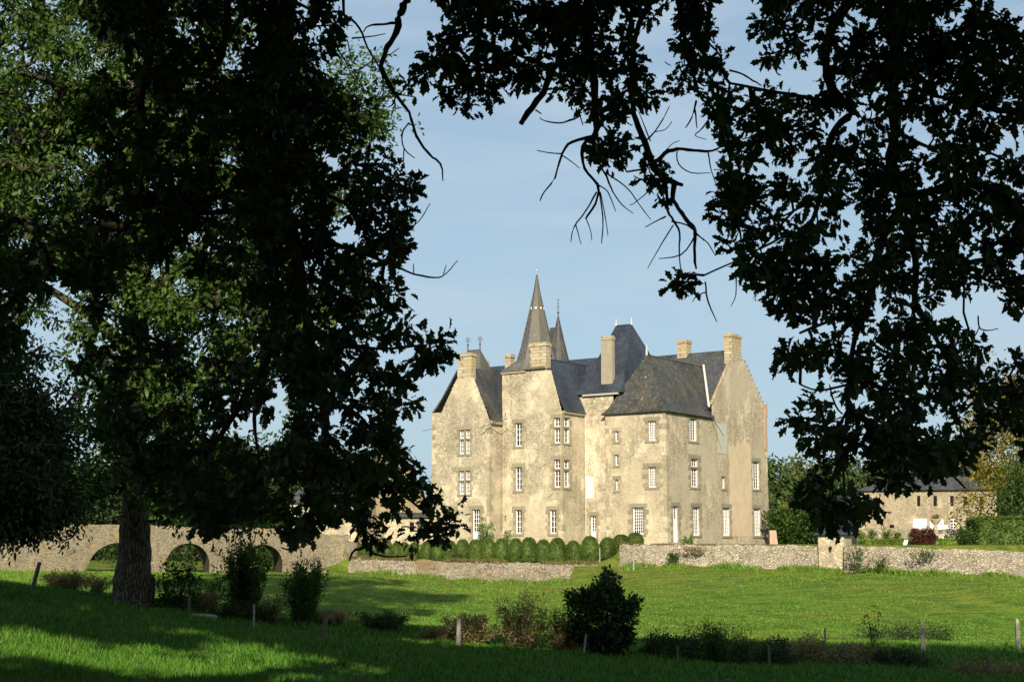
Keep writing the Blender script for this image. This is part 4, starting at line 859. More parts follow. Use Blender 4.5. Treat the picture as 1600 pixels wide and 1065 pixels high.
def near_oak(label, trunk_pts, trunk_r, polys, holes, limbs, joins, D0, seed, blobs, ncan, bare, bbox, thin=None, core=None):
    rng = np.random.default_rng(seed); g = trunk_pts[0]; root = thing('oak_tree', label, 'oak tree', 'near oaks with hanging limbs', (g[0], g[1], gz(g[0], g[1])))
    mb = MB(); nodes = []
    tp = limb(mb, [(g[0], g[1], gz(g[0], g[1]) - .3)] + [tuple(p) for p in trunk_pts[1:]], trunk_r, 12, 5, .06)
    child(mb.build('trunk', M['bark'], smooth=True), root)
    mb = MB(); ends = {}
    for i, l in enumerate(limbs):
        P, rr = px_limb(mb, l, D0, seed, nodes); ends[i] = (P[0], rr[0])
    for i, mid, ti in joins:      # from the trunk to the top of a limb that hangs into the view
        e, r_ = ends[i]; m = Vector(mid); t_ = Vector(trunk_pts[ti]); path = [t_, t_.lerp(m, .5) + Vector((0, 0, .4)), m, e]
        nodes.extend(limb(mb, path, [r_ * 2.2, r_ * 1.8, r_ * 1.5, r_], 8, 4, .12)[:-1])
    child(mb.build('limb', M['bark_dark'], smooth=True), root)
    for l in bare: mb = MB(); px_limb(mb, l, D0 - .3, seed, [], 5, 3, .35); child(mb.build('bare_branch', M['bark_dark']), root)
    x, y, si = sprays(polys, holes, rng, thin, bbox, 25.5, 8, 9.0)
    if core is not None:
        x2, y2, s2 = sprays(polys, holes, rng, lambda x, y: dens(x, y, core) > .5, bbox, 25, 8, 10); x = np.r_[x, x2]; y = np.r_[y, y2]; si = np.r_[si, s2 + si.max() + 1]
    D = dfield(x, y, D0, seed) + (rng.normal(size=si.max() + 1) * .55)[si] + rng.normal(size=len(x)) * .12; C = Wn(x, y, D)
    tw, ax_ = twig_mesh('twigs', np.array([tuple(p) for p in nodes]), C, M['bark_dark'], rng, root, .004, .0028, .06)
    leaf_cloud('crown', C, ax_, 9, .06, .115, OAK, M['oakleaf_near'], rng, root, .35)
    P = shade_canopy(blobs, ncan, rng); rt = np.array([tuple(p) for p in tp] + [tuple(p) for p in nodes if p[2] > 4.5])
    big = P[rng.permutation(len(P))[:1200]]
    twig_mesh('upper_branches', rt, big, M['bark_dark'], rng, root, .01, .008, .25)
    ax_ = unit(rng.normal(size=P.shape)); leaf_cloud('shade_crown', P, ax_, 12, .7, .42, SIX, M['oakleaf_near'], rng, root, .6, 1.3)  # unseen part of the oak, added and shaped for the shade it casts
    print(label[:20], len(C), len(P)); return root
L_LIMBS = [[(448, -60, 36), (440, 60, 33), (432, 150, 31), (436, 250, 28), (448, 330, 24), (466, 400, 20), (476, 480, 17), (491, 560, 15), (504, 622, 14), (507, 680, 12), (489, 728, 10), (479, 790, 6)],
           [(440, 210, 16), (478, 270, 11), (505, 300, 8), (540, 318, 5)], [(432, 440, 16), (428, 520, 14), (409, 580, 13), (377, 628, 12), (345, 680, 9), (322, 712, 6)], [(404, 612, 7), (397, 655, 6), (404, 712, 4), (412, 760, 3)],
           [(440, 300, 14), (414, 327, 12), (350, 331, 10), (270, 336, 7), (200, 350, 5)], [(500, 560, 8), (540, 540, 6), (590, 545, 5), (650, 540, 4)], [(506, 670, 8), (550, 730, 7), (560, 790, 6), (572, 850, 5)], [(506, 640, 7), (550, 640, 5), (600, 700, 5), (640, 780, 4), (690, 810, 3)],
           [(352, -60, 16), (356, 30, 13), (345, 90, 11), (318, 116, 9), (272, 122, 6), (250, 160, 5)], [(240, -60, 20), (235, 60, 16), (220, 160, 13), (240, 260, 9), (300, 320, 6)], [(450, 340, 12), (520, 380, 8), (580, 400, 6), (625, 420, 4)], [(478, 470, 9), (440, 540, 6), (400, 560, 5)]]
L_BARE = [[(640, -40, 15), (635, 0, 14), (626, 22, 12), (618, 49, 11), (605, 75, 9), (596, 101, 8), (609, 131, 8), (620, 150, 6), (639, 177, 5), (650, 210, 4.5), (669, 240, 4), (688, 255, 3.5), (692, 282, 2)],
          [(617, 36, 5), (596, 38, 4), (575, 41, 3), (568, 50, 2)], [(538, -40, 7), (538, 22, 5), (548, 30, 4.5), (562, 44, 4), (575, 75, 3), (594, 109, 3), (600, 128, 2)], [(550, 60, 3), (575, 58, 2.5), (602, 53, 1.6)], [(541, 24, 4), (525, 66, 3), (540, 96, 2), (548, 116, 1.5)],
          [(639, 192, 2.5), (628, 210, 2.5), (632, 233, 2), (648, 247, 1.6)], [(631, 233, 2), (630, 264, 1.4)], [(613, 139, 3), (625, 148, 2.5), (650, 152, 1.5)], [(618, 150, 3), (614, 163, 3), (606, 168, 2)], [(594, 109, 2), (578, 104, 1.8), (565, 100, 1.3)], [(609, 86, 2), (624, 75, 1.2)],
          [(610, 408, 4), (620, 416, 4), (647, 428, 3.5), (679, 434, 3), (697, 427, 2), (715, 407, 1.3)], [(647, 428, 2), (646, 412, 1.4)], [(693, 428, 2), (697, 414, 1.2)], [(628, 466, 2.5), (640, 480, 2), (648, 487, 1.3)], [(572, 848, 6), (566, 856, 5), (552, 860, 4), (546, 876, 2.5)], [(570, 852, 5), (580, 862, 4), (600, 869, 3.5), (636, 868, 2)],
          [(350, 826, 3), (372, 826, 3), (368, 842, 2)], [(460, 846, 3), (452, 858, 3), (440, 855, 2)], [(650, 345, 2), (640, 360, 2), (600, 372, 2)], [(672, 318, 1.6), (655, 345, 1.8), (630, 365, 2)]]
R_LIMBS = [[(1386, -60, 26), (1390, 0, 24), (1398, 45, 22), (1396, 121, 20), (1400, 202, 19), (1393, 262, 19), (1412, 299, 20), (1404, 331, 18), (1384, 363, 16), (1368, 410, 15), (1358, 470, 12), (1336, 530, 9), (1328, 590, 7), (1324, 645, 5), (1316, 700, 4), (1320, 770, 3)],
           [(1338, -60, 20), (1331, 0, 18), (1311, 24, 16), (1292, 65, 14), (1294, 121, 14), (1311, 153, 15), (1330, 176, 13), (1307, 198, 12), (1292, 242, 10), (1283, 307, 9), (1267, 347, 7), (1250, 380, 5)],
           [(1412, 300, 14), (1450, 300, 12), (1510, 290, 9), (1580, 296, 7)], [(1404, 331, 12), (1430, 400, 10), (1428, 480, 9), (1430, 545, 8), (1422, 653, 6), (1444, 690, 5), (1482, 734, 4), (1508, 762, 3)],
           [(1690, 186, 13), (1600, 178, 11), (1557, 172, 9), (1513, 161, 7), (1460, 150, 6)], [(1690, 600, 10), (1600, 608, 8), (1549, 611, 6), (1510, 618, 5), (1470, 600, 4)], [(1428, 470, 8), (1480, 560, 7), (1500, 598, 6), (1560, 640, 5)],
           [(1283, 307, 6), (1240, 330, 4), (1200, 375, 4), (1174, 396, 3), (1100, 430, 3)], [(1310, 160, 8), (1250, 150, 6), (1190, 140, 5), (1140, 130, 4)], [(905, -60, 13), (895, 30, 12), (882, 83, 12), (863, 109, 11), (848, 146, 11), (825, 177, 10), (814, 193, 9)],
           [(920, -60, 16), (918, 60, 15), (928, 130, 13), (930, 190, 12)], [(1030, -60, 12), (1018, 0, 11), (992, 60, 10), (988, 158, 10), (998, 199, 10), (1013, 237, 11), (1022, 262, 12), (1042, 280, 9), (1066, 289, 6)], [(800, -60, 12), (760, 20, 8), (710, 70, 6), (660, 115, 4)],
           [(1050, -60, 10), (1062, 20, 8), (1075, 80, 7), (1090, 140, 6)], [(1400, 202, 8), (1450, 230, 6), (1520, 230, 5), (1570, 250, 4)], [(1325, 640, 5), (1290, 690, 3), (1260, 660, 3)], [(1316, 700, 4), (1300, 760, 3), (1316, 820, 3)], [(1352, 480, 6), (1300, 500, 5), (1250, 520, 4)], [(1326, 600, 5), (1280, 610, 3), (1250, 600, 3)]]
R_BARE = [[(930, 184, 12), (930, 210, 9), (911, 228, 6), (913, 263, 5), (934, 289, 5), (930, 319, 4), (915, 342, 3)], [(927, 214, 6), (893, 222, 5), (878, 240, 4), (867, 278, 3), (850, 300, 2.4), (844, 314, 1.8)], [(878, 240, 2.4), (860, 239, 2), (839, 235, 1.4)], [(878, 243, 2.2), (892, 252, 1.8), (906, 263, 1.2)],
          [(930, 215, 4), (930, 240, 4), (948, 276, 3.5), (958, 300, 2.6), (972, 320, 2), (989, 333, 1.3)], [(946, 270, 3), (979, 293, 2.2), (998, 319, 1.8), (1017, 343, 1.2)], [(934, 289, 3), (942, 338, 2.4), (940, 380, 1.5)], [(932, 300, 3), (915, 330, 2.6), (897, 355, 2.2), (892, 378, 1.4)], [(915, 340, 2), (922, 358, 1.6), (925, 376, 1.1)], [(900, 352, 2), (908, 382, 1.1)], [(938, 300, 2), (946, 340, 1.8), (950, 368, 1.1)],
          [(934, 289, 2.5), (950, 300, 2), (962, 330, 1.4)], [(908, 180, 4), (890, 188, 3.4), (874, 192, 2.8), (852, 189, 2), (843, 184, 1.3)], [(906, 180, 2.4), (911, 196, 1.6)], [(930, 184, 5), (945, 200, 3.2), (958, 207, 2), (975, 210, 1.4)],
          [(1054, 288, 9), (1052, 312, 8), (1064, 332, 7), (1078, 350, 7), (1087, 360, 6), (1085, 400, 5), (1088, 420, 3)], [(1041, 286, 6), (1043, 327, 4.5), (1052, 344, 4), (1062, 364, 3.4), (1061, 392, 2.4), (1064, 424, 1.5)], [(1024, 252, 8), (1040, 240, 7), (1058, 233, 6), (1085, 235, 5), (1112, 236, 4), (1132, 226, 3)],
          [(1012, 218, 3), (1024, 205, 2.5), (1036, 186, 2), (1046, 166, 1.3)], [(1024, 206, 2), (1040, 202, 1.6), (1050, 190, 1.2)], [(1016, 220, 2.4), (1004, 190, 1.8), (998, 175, 1.2)], [(1040, 338, 3), (1024, 346, 2.2), (1008, 355, 1.5)], [(1050, 346, 3), (1074, 352, 2.4), (1100, 376, 1.5)], [(1052, 352, 2.4), (1034, 380, 1.9), (1012, 419, 1.2)],
          [(1084, 372, 3), (1064, 398, 2.2), (1030, 404, 1.5)], [(1088, 366, 3), (1106, 380, 2), (1118, 400, 1.3)], [(1058, 236, 2.6), (1060, 256, 2.2), (1080, 270, 1.9), (1110, 270, 1.2)], [(1106, 238, 2.6), (1112, 268, 2), (1122, 296, 1.3)], [(1036, 240, 2), (1050, 225, 1.6), (1062, 220, 1.2)], [(1034, 282, 2.4), (1012, 300, 2), (990, 318, 1.5), (984, 320, 1)], [(990, 275, 2), (1008, 285, 2), (1022, 304, 1.2)],
          [(1102, 440, 3), (1106, 470, 2.5), (1120, 503, 1.4)], [(1104, 456, 2.4), (1088, 462, 1.8), (1082, 472, 1.2)], [(1150, 426, 2.4), (1150, 460, 1.8), (1142, 478, 1.2)], [(1140, 110, 3.5), (1160, 116, 3), (1176, 126, 3), (1190, 134, 2)], [(1087, 158, 4), (1084, 176, 3), (1074, 196, 2), (1070, 200, 1)], [(1086, 172, 3), (1089, 200, 1.6)], [(1120, 170, 3), (1098, 200, 2.4), (1086, 212, 1.6), (1104, 218, 1)],
          [(1528, 494, 3), (1530, 512, 2.6), (1544, 516, 2), (1560, 513, 1.4)], [(1530, 512, 2), (1524, 524, 2)], [(1298, 612, 3), (1306, 634, 3), (1316, 646, 3)], [(1296, 600, 2), (1300, 616, 3)], [(1558, 172, 3), (1580, 200, 2.4), (1585, 210, 1.6)], [(1560, 606, 3), (1540, 640, 2.4), (1530, 660, 1.6)], [(1330, 460, 3), (1270, 560, 2)][:1] + [(1318, 520, 2), (1308, 560, 1.6)],
          [(882, 100, 4), (888, 120, 2.6), (870, 150, 1.4)], [(836, 172, 3), (846, 178, 2)]]
DL = [(285, 480, 115, 90, -1.6), (110, 170, 80, 120, -1.0), (330, 170, 50, 60, -.35), (300, 640, 60, 50, -.35), (330, 730, 80, 50, -.3), (180, 640, 50, 60, -.2), (560, 600, 60, 80, -.1), (210, 90, 40, 45, -.4), (420, 290, 25, 60, -.35), (300, 300, 60, 40, -.25), (440, 500, 30, 60, -.2), (200, 400, 40, 25, -.3), (380, 740, 60, 40, -.35), (500, 260, 30, 20, -.2)]
thinL = lambda x, y: (vnoise(x, y, 38, 5) + .5 * vnoise(x, y, 15, 6) + np.where(x > 350, .24, .14) + dens(x, y, DL) > .37)
DR = [(1290, 770, 70, 80, -.42), (1240, 600, 50, 60, -.12), (1330, 560, 40, 60, -.2), (1480, 620, 60, 50, -.2), (1500, 150, 80, 80, -.12), (1250, 660, 50, 50, -.15), (1500, 540, 80, 60, -.12), (1180, 330, 60, 80, -.1)]
thinR = lambda x, y: (vnoise(x, y, 30, 8) + dens(x, y, DR) + .7 * vnoise(x, y, 14, 9) > .33)
near_oak('near oak on the left, one thick dark limb hanging down left of the chateau', [(-6.6, 3.5, 0), (-6.7, 3.6, 2.0), (-6.4, 4.2, 5.0), (-5.8, 4.0, 8.5), (-5.0, 2.5, 13.0)], [1.0, .62, .52, .4, .2], FL_POLY, FL_HOLES, L_LIMBS,
         [(0, (-3.6, 10.5, 6.6), 2), (8, (-4.6, 9.5, 6.9), 2), (9, (-5.6, 9.0, 7.2), 3)], 14.2, 21,
         [((-7, 1, 12), (9, 9, 7), .3), ((-12, -9, 13), (10, 8, 9), .2), ((-4, 13, 14), (9, 9, 6), .25), ((-16, 8, 14), (9, 10, 8), .25)], 9000, L_BARE, (-60, 760, -60, 880), thinL, [(430, 200, 55, 240, 1), (240, 330, 120, 40, .9), (200, 10, 80, 35, 1), (470, 560, 45, 100, .9), (530, 750, 80, 40, .8)])
near_oak('near oak on the right, forked limbs and bare twigs hanging beside the chateau', [(9.5, 5.5, 0), (9.4, 5.6, 2.0), (9.0, 6.0, 5.2), (8.2, 5.4, 8.8), (7.0, 4.0, 13.5)], [1.1, .68, .56, .42, .2], FR_POLY, FR_HOLES, R_LIMBS,
         [(0, (5.0, 11, 7.0), 2), (1, (4.6, 10.6, 7.4), 3), (4, (7.2, 11.5, 5.6), 2), (5, (8.0, 11.5, 3.6), 2), (9, (2.2, 10.5, 7.2), 3), (10, (2.6, 11, 7.6), 3), (11, (3.2, 10.8, 7.4), 3), (12, (1.6, 10.5, 7.0), 3), (13, (3.4, 10.8, 7.2), 3)], 14.0, 33,
         [((7, 2, 12), (9, 9, 7), .3), ((3, -9, 13), (10, 8, 9), .2), ((15, 10, 13), (9, 10, 7), .25), ((6, 13, 14), (9, 9, 6), .25)], 9000, R_BARE, (600, 1660, -60, 870), thinR, [(1410, 60, 30, 110, .8), (1400, 300, 30, 50, .7), (1500, 300, 50, 45, .7), (880, 30, 80, 30, .8), (1470, 705, 80, 18, .8), (1390, 680, 40, 30, .6)])

# ---------------------------------------------------------------- other trees and shrubs
def clump(P, k, s, rng, flat=.6):
    i = np.repeat(np.arange(len(P)), k); return P[i] + rng.normal(size=(len(i), 3)) * np.array([1, 1, flat]) * s * rng.uniform(.6, 1.3, len(P))[i][:, None]
def blob_points(blobs, n, rng, shell=.55):
    vol = np.array([b[3] ** 2 for b in blobs]); out = []
    for b, v in zip(blobs, vol / vol.sum()):
        k = max(3, int(n * v)); c = np.array(W(b[0], b[1], b[2])); d = unit(rng.normal(size=(k, 3))); rr = rng.uniform(shell ** 3, 1, (k, 1)) ** (1 / 3); sq = b[4] if len(b) > 4 else (1, 1.15, .85)
        out.append(c + d * rr * b[3] * np.array(sq) * (1 + .25 * np.sin(d[:, :1] * 7 + d[:, 2:3] * 5)))
    return np.concatenate(out)
def tree(name, label, cat, base, trunk, blobs, n, per, spread, size, mat, seed, group=None, shape=SIX, bark='bark', tr=None, limbs=(), br=True, shell=.45, flat=.5, voids=()):
    rng = np.random.default_rng(seed); b = Vector((base[0], base[1], gz(base[0], base[1]) if len(base) < 3 else base[2]))
    root = thing(name, label, cat, group, tuple(b)); P = clump(blob_points(blobs, max(20, n // 5), rng, shell), 5, spread * 1.1, rng) if not voids else clump(blob_points(blobs, n // 15, rng, shell), 15, .5, rng); P = P[P[:, 2] > b.z + .1]
    for (vx, vy, vd, rx, ry, rz) in voids: vc = np.array(W(vx, vy, vd)); P = P[(((P - vc) / np.array([rx + .28, ry, rz + .28])) ** 2).sum(1) > 1]; P = P[rng.permutation(len(P))]
    mb = MB(); pts = [tuple(b + Vector((0, 0, -.3)))] + [tuple(p) for p in trunk]; out = limb(mb, pts, tr, 12, 4, .05); nodes = [tuple(p) for p in out[2:]]
    for l in limbs:
        nodes += [tuple(p) for p in limb(mb, [W(*q[:3]) for q in l], [q[3] for q in l], 8, 3, .12)]
    child(mb.build('trunk', M[bark], smooth=True), root)
    if br:
        _, ax_ = twig_mesh('branches', np.array(nodes), P[:2600], M['bark_dark'], rng, root, size * .08, size * .06, tr[0] * .4); ax_ = np.r_[ax_, unit(rng.normal(size=(len(P) - len(ax_), 3)))] if len(P) > len(ax_) else ax_
    else: ax_ = unit(rng.normal(size=P.shape))
    leaf_cloud('crown', P, ax_, per, spread, size, shape, M[mat], rng, root, flat); return root
tb = W(209, 942, 48)
tree('oak_tree', 'big mid-ground oak with a flared trunk standing in front of the stone bridge', 'oak tree', (tb.x, tb.y), [W(209, 905, 48), W(210, 860, 48), W(211, 780, 48), W(208, 640, 48), W(214, 480, 48), W(222, 330, 48), W(205, 180, 48), W(215, 40, 48.5)],
     [(215, 90, 48, 4.6), (60, 120, 48, 4.3), (-60, 220, 50, 4.5), (370, 160, 48, 3.8), (110, 290, 46, 3.6), (310, 330, 46, 3.6), (20, 390, 48, 3.2), (455, 250, 49, 2.6), (555, 190, 49.5, 1.3), (500, 170, 49, 1.9), (350, 500, 47, 3.1), (220, 500, 46, 2.8), (430, 470, 48, 2.6), (205, 640, 46, 2.5), (330, 640, 47, 2.8), (420, 720, 48, 2.2), (240, 740, 46, 1.7), (150, 620, 47, 1.3), (350, 760, 46.5, 1.8), (130, 430, 47, 1.8), (-60, 400, 50, 3), (140, 750, 47, 1.5), (200, -90, 48, 4), (20, -60, 48, 4)],
     8500, 16, .3, .2, 'oakleaf', 5, None, SIX, 'bark', [.95, .66, .5, .46, .44, .4, .34, .24, .12],
     [[(208, 640, 48, .3), (280, 590, 47.5, .22), (360, 560, 47, .12), (420, 520, 47, .06)], [(210, 560, 48, .28), (150, 500, 48, .2), (60, 440, 48, .1)], [(214, 480, 48, .28), (300, 400, 48, .2), (400, 300, 48.5, .12), (500, 200, 49, .06)], [(222, 330, 48, .25), (120, 250, 47, .18), (20, 190, 47, .1)],
      [(210, 740, 48, .2), (270, 720, 47.5, .14), (340, 700, 47, .08)], [(212, 690, 48, .18), (170, 650, 47, .12), (140, 620, 47, .06)], [(214, 200, 48, .2), (300, 140, 48, .14), (400, 120, 48, .07)]], True,
     voids=[(97, 540, 48, 1.15, 9, 2.8), (70, 590, 48, 1.0, 9, .6), (410, 655, 48, .8, 9, 1.0), (70, 92, 48, .5, 9, .4), (10, 68, 48, .5, 9, .4), (365, 60, 48, .7, 9, .8), (25, 335, 48, .4, 9, .4), (500, 240, 49, .5, 9, .5), (310, 105, 48, .4, 9, .3), (135, 515, 48, .4, 9, .4), (190, 235, 48, .3, 9, .3), (150, 120, 48, .25, 9, .5), (110, 710, 48, .35, 9, .3)])
dk = W(-70, 905, 40)
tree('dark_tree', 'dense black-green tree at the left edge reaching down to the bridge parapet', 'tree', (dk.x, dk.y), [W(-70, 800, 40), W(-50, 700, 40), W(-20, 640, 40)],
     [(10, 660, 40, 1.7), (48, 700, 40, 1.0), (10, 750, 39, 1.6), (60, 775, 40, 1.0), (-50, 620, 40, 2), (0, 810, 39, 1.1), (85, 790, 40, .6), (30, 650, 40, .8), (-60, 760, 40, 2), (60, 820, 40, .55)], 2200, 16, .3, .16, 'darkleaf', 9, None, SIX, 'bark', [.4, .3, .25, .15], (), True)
# trees beyond the bridge
lab_b = ['pale green loose tree behind the left end of the bridge', 'dark round tree seen past the left side of the big oak trunk', 'dark broad tree right behind the big oak trunk', 'mid green tree rising over the middle arch of the bridge', 'tall mid green tree behind the third arch', 'dark green tree left of the low slate roof', 'green tree behind the low slate roof left of the chateau']
for i, (px, top, D, r, m_) in enumerate([(60, 700, 150, 6, 'midleaf'), (140, 720, 140, 5, 'darkleaf'), (225, 700, 150, 6, 'darkleaf'), (310, 715, 138, 5, 'midleaf'), (390, 690, 150, 6.5, 'midleaf'), (455, 705, 160, 5.5, 'darkleaf'), (550, 712, 172, 6, 'midleaf')]):
    rp = r * FPX / D; p = W(px, 850, D)
    tree('deciduous_tree', lab_b[i], 'tree', (p.x, p.y, gz(p.x, p.y)), [W(px, 820, D), W(px + 3, 760, D)], [(px, top + rp * .8, D, r), (px - rp * .5, top + rp * 1.25, D - 1, r * .7), (px + rp * .55, top + rp * 1.2, D + 1, r * .7), (px, 810, D - 2, r * .75)], 380, 12, 1.1, .55, m_, 50 + i, 'trees beyond the bridge', KITE, 'bark', [.4, .3, .2], (), False, .7)
# shrub seen through the arches
for i, (px, py, D, r) in enumerate([(298, 880, 116, 2.4), (432, 880, 120, 1.6), (196, 858, 118, 1.3)]):
    p = W(px, 892, D); tree('bush', ['dark bush seen through the middle arch of the bridge', 'green bush seen through the right arch of the bridge', 'green bush beside the big oak trunk, seen through the left arch'][i], 'bush', (p.x, p.y), [W(px, 880, D)], [(px, py, D, r, (1.2, 1, .9))], 160, 12, .4, .25, ['darkleaf', 'midleaf', 'midleaf'][i], 70 + i, 'bushes behind the arches', KITE, 'bark', [.06, .04], (), False, .5)
# right-hand trees
p = W(1575, 850, 118); tree('autumn_tree', 'yellow and orange autumn tree at the right edge above the hedge', 'tree', (p.x, p.y, -.4), [W(1575, 800, 118), W(1570, 740, 118)], [(1570, 640, 118, 3.4), (1530, 660, 118, 1.6), (1540, 715, 117, 2.0), (1600, 700, 118, 3), (1535, 780, 117, 1.5), (1545, 745, 116, 1.6), (1620, 640, 119, 3), (1512, 715, 117, .8), (1518, 800, 117, .8)], 700, 14, .7, .3, 'yellowleaf', 91, None, KITE, 'bark', [.35, .3, .2], (), False, .5)
p = W(1625, 850, 110); tree('green_tree', 'dark green round tree at the right edge in front of the autumn tree', 'tree', (p.x, p.y, -.4), [W(1625, 800, 110), W(1620, 780, 110)], [(1600, 765, 109, 1.9), (1575, 790, 109, 1.3), (1625, 740, 110, 2.2)], 420, 14, .5, .24, 'midleaf', 92, None, KITE, 'bark', [.2, .16, .1], (), False, .5)
# far wood on the rising ground, one mass
rng = np.random.default_rng(77); blobs = []
for D, py, stp, r in ((215, 838, 26, 4.2), (230, 818, 28, 4.5), (255, 800, 28, 5), (280, 782, 28, 5.2), (305, 765, 27, 5.4), (330, 748, 26, 5.6), (350, 738, 25, 5.5)):
    for px in np.arange(1120, 1760, stp): blobs.append((px + rng.uniform(-8, 8), py + 16 + rng.uniform(-6, 6) - (6 if 1330 < px < 1450 else 0) + (8 if px > 1500 else 0), D + rng.uniform(-5, 5), r * rng.uniform(.8, 1.2), (1, 1, .95)))
for D, py in ((190, 838), (205, 815), (230, 790), (260, 765), (280, 745)):
    for px in np.arange(-140, 600, 34): blobs.append((px + rng.uniform(-8, 8), py + rng.uniform(-6, 6), D, 5 * rng.uniform(.8, 1.2), (1, 1, .95)))
P = blob_points(blobs, 16000, rng, .8); t = NT('wood_leaf', .8, .1)
M['wood'] = M['wood']
c = t.ramp(t.island(), [(0, (.022, .042, .014)), (.5, (.042, .072, .018)), (1, (.07, .1, .026))]); c = t.mix(t.ramp(t.noise(.06, 3), [(.56, 0), (.7, .7)]), c, (.11, .085, .02)); c = t.mix(1.0, c, t.ramp(t.noise(.09, 2, .5, t.scale((1, 1, 1), (50, 3, 1))), [(.35, .6), (.65, 1.3)]), 'MULTIPLY'); t.col(c); M['woodleaf'] = t.m
tag(leaf_cloud('woodland', P, unit(rng.normal(size=P.shape)), 6, 1.1, 1.0, KITE, M['woodleaf'], rng, None, .3, 1.4), 'far dark green wood with a few turning trees behind the barn', None, None, 'stuff')

# shrubs: (picture x, base y, top y, half width, distance, material, kind of growth)
def shrub(name, label, cat, px, yb, yt, hw, D, mat, seed, style='round', n=160, per=12, size=.09, group=None, base=None, shape=SIX, stems=9):
    if name == 'bramble': yt -= .06 * (yb - yt) + 2; hw *= 1.15; n = int(n * 2)
    rng = np.random.default_rng(seed); p = W(px, yb, D); z0 = gz(p.x, p.y) if base is None else base; root = thing(name, label, cat, group, (p.x, p.y, z0))
    Hh = (W(px, yt, D).z - z0); w = hw / FPX * D; c = np.array([p.x, p.y, z0]); 
    if style == 'round':
        d = unit(rng.normal(size=(n, 3))); d[:, 2] = np.abs(d[:, 2]) * 1.0; rr = rng.uniform(.3, 1, (n, 1)) ** .33; P = d * rr
        if name != 'bramble': d[:, 2] = rng.uniform(-.85, 1, n); d = unit(d); P = d * rr; P[:, 2] = .5 + .5 * np.sign(P[:, 2]) * np.abs(P[:, 2]) ** .75
        P = P * (1 + .16 * np.sin(d[:, :1] * 6 + seed) + .12 * np.sin(d[:, 2:3] * 9)); low_ = 1 - .25 * (1 - np.clip(P[:, 2:3] * 2.5, 0, 1)); P = np.c_[P[:, :1] * w * low_, P[:, 1:2] * w * .9 * low_, P[:, 2:3] * Hh] + c
    else:   # upright stems fanning out
        k = stems * 6; ang = rng.uniform(0, 2 * np.pi, k); lean = rng.uniform(.1, 1, k) * w; hh = Hh * rng.uniform(.55, 1.02, k); tt = rng.uniform(.1, 1, (n,)); s = rng.integers(0, k, n)
        P = np.c_[np.cos(ang[s]) * lean[s] * (.35 + .65 * tt), np.sin(ang[s]) * lean[s] * (.35 + .65 * tt), hh[s] * tt] + c
    mb = MB()
    for i in range(stems):
        a = rng.uniform(0, 6.28); e = Vector((math.cos(a) * w * .5, math.sin(a) * w * .5, Hh * rng.uniform(.6, .95))); mb.tube([Vector(c) - Vector((0, 0, .1)), Vector(c) + e * .5 + Vector((0, 0, .1 * Hh)), Vector(c) + e], [.03, .018, .006], 4)
    child(mb.build('stem', M['bark_dark']), root); ax_ = unit(P - c + np.array([0, 0, .5]))
    leaf_cloud('leaves', P, ax_, per, max(.12, w * (.16 if style == 'round' else .12)), size, shape, M[mat], rng, root, .5, .8 if style != 'round' else 1, .1 if style == 'round' else -.5)
    return root
shrub('bush', 'large dark glossy bush in the field centre, right of the brown brambles', 'bush', 945, 1018, 917, 46, 50, 'darkleaf', 1, 'round', 900, 14, .15)
shrub('bush', 'tall dark spiky bush in front of the right arch of the bridge', 'bush', 380, 968, 846, 46, 53, 'midleaf', 2, 'fan', 850, 12, .12)
shrub('bush', 'feathery green bush right of the tall spiky one, left of the leaning post', 'bush', 474, 972, 872, 42, 52, 'midleaf', 3, 'fan', 700, 12, .11)
shrub('bush', 'small leafy bush just right of the big oak trunk', 'bush', 276, 956, 890, 34, 48, 'midleaf', 4, 'round', 200, 9, .12)
shrub('bush', 'thin bush between the oak trunk and the tall spiky bush', 'bush', 328, 955, 906, 15, 50, 'midleaf', 5, 'fan', 90, 10, .1)
shrub('bush', 'low thorny brown bush behind the short wooden post', 'bush', 426, 978, 926, 26, 50, 'brownleaf', 6, 'fan', 130, 10, .09)
shrub('bush', 'small dark bush at the left foot of the oak trunk', 'bush', 150, 935, 900, 26, 52, 'brownleaf', 7, 'fan', 110, 10, .09)
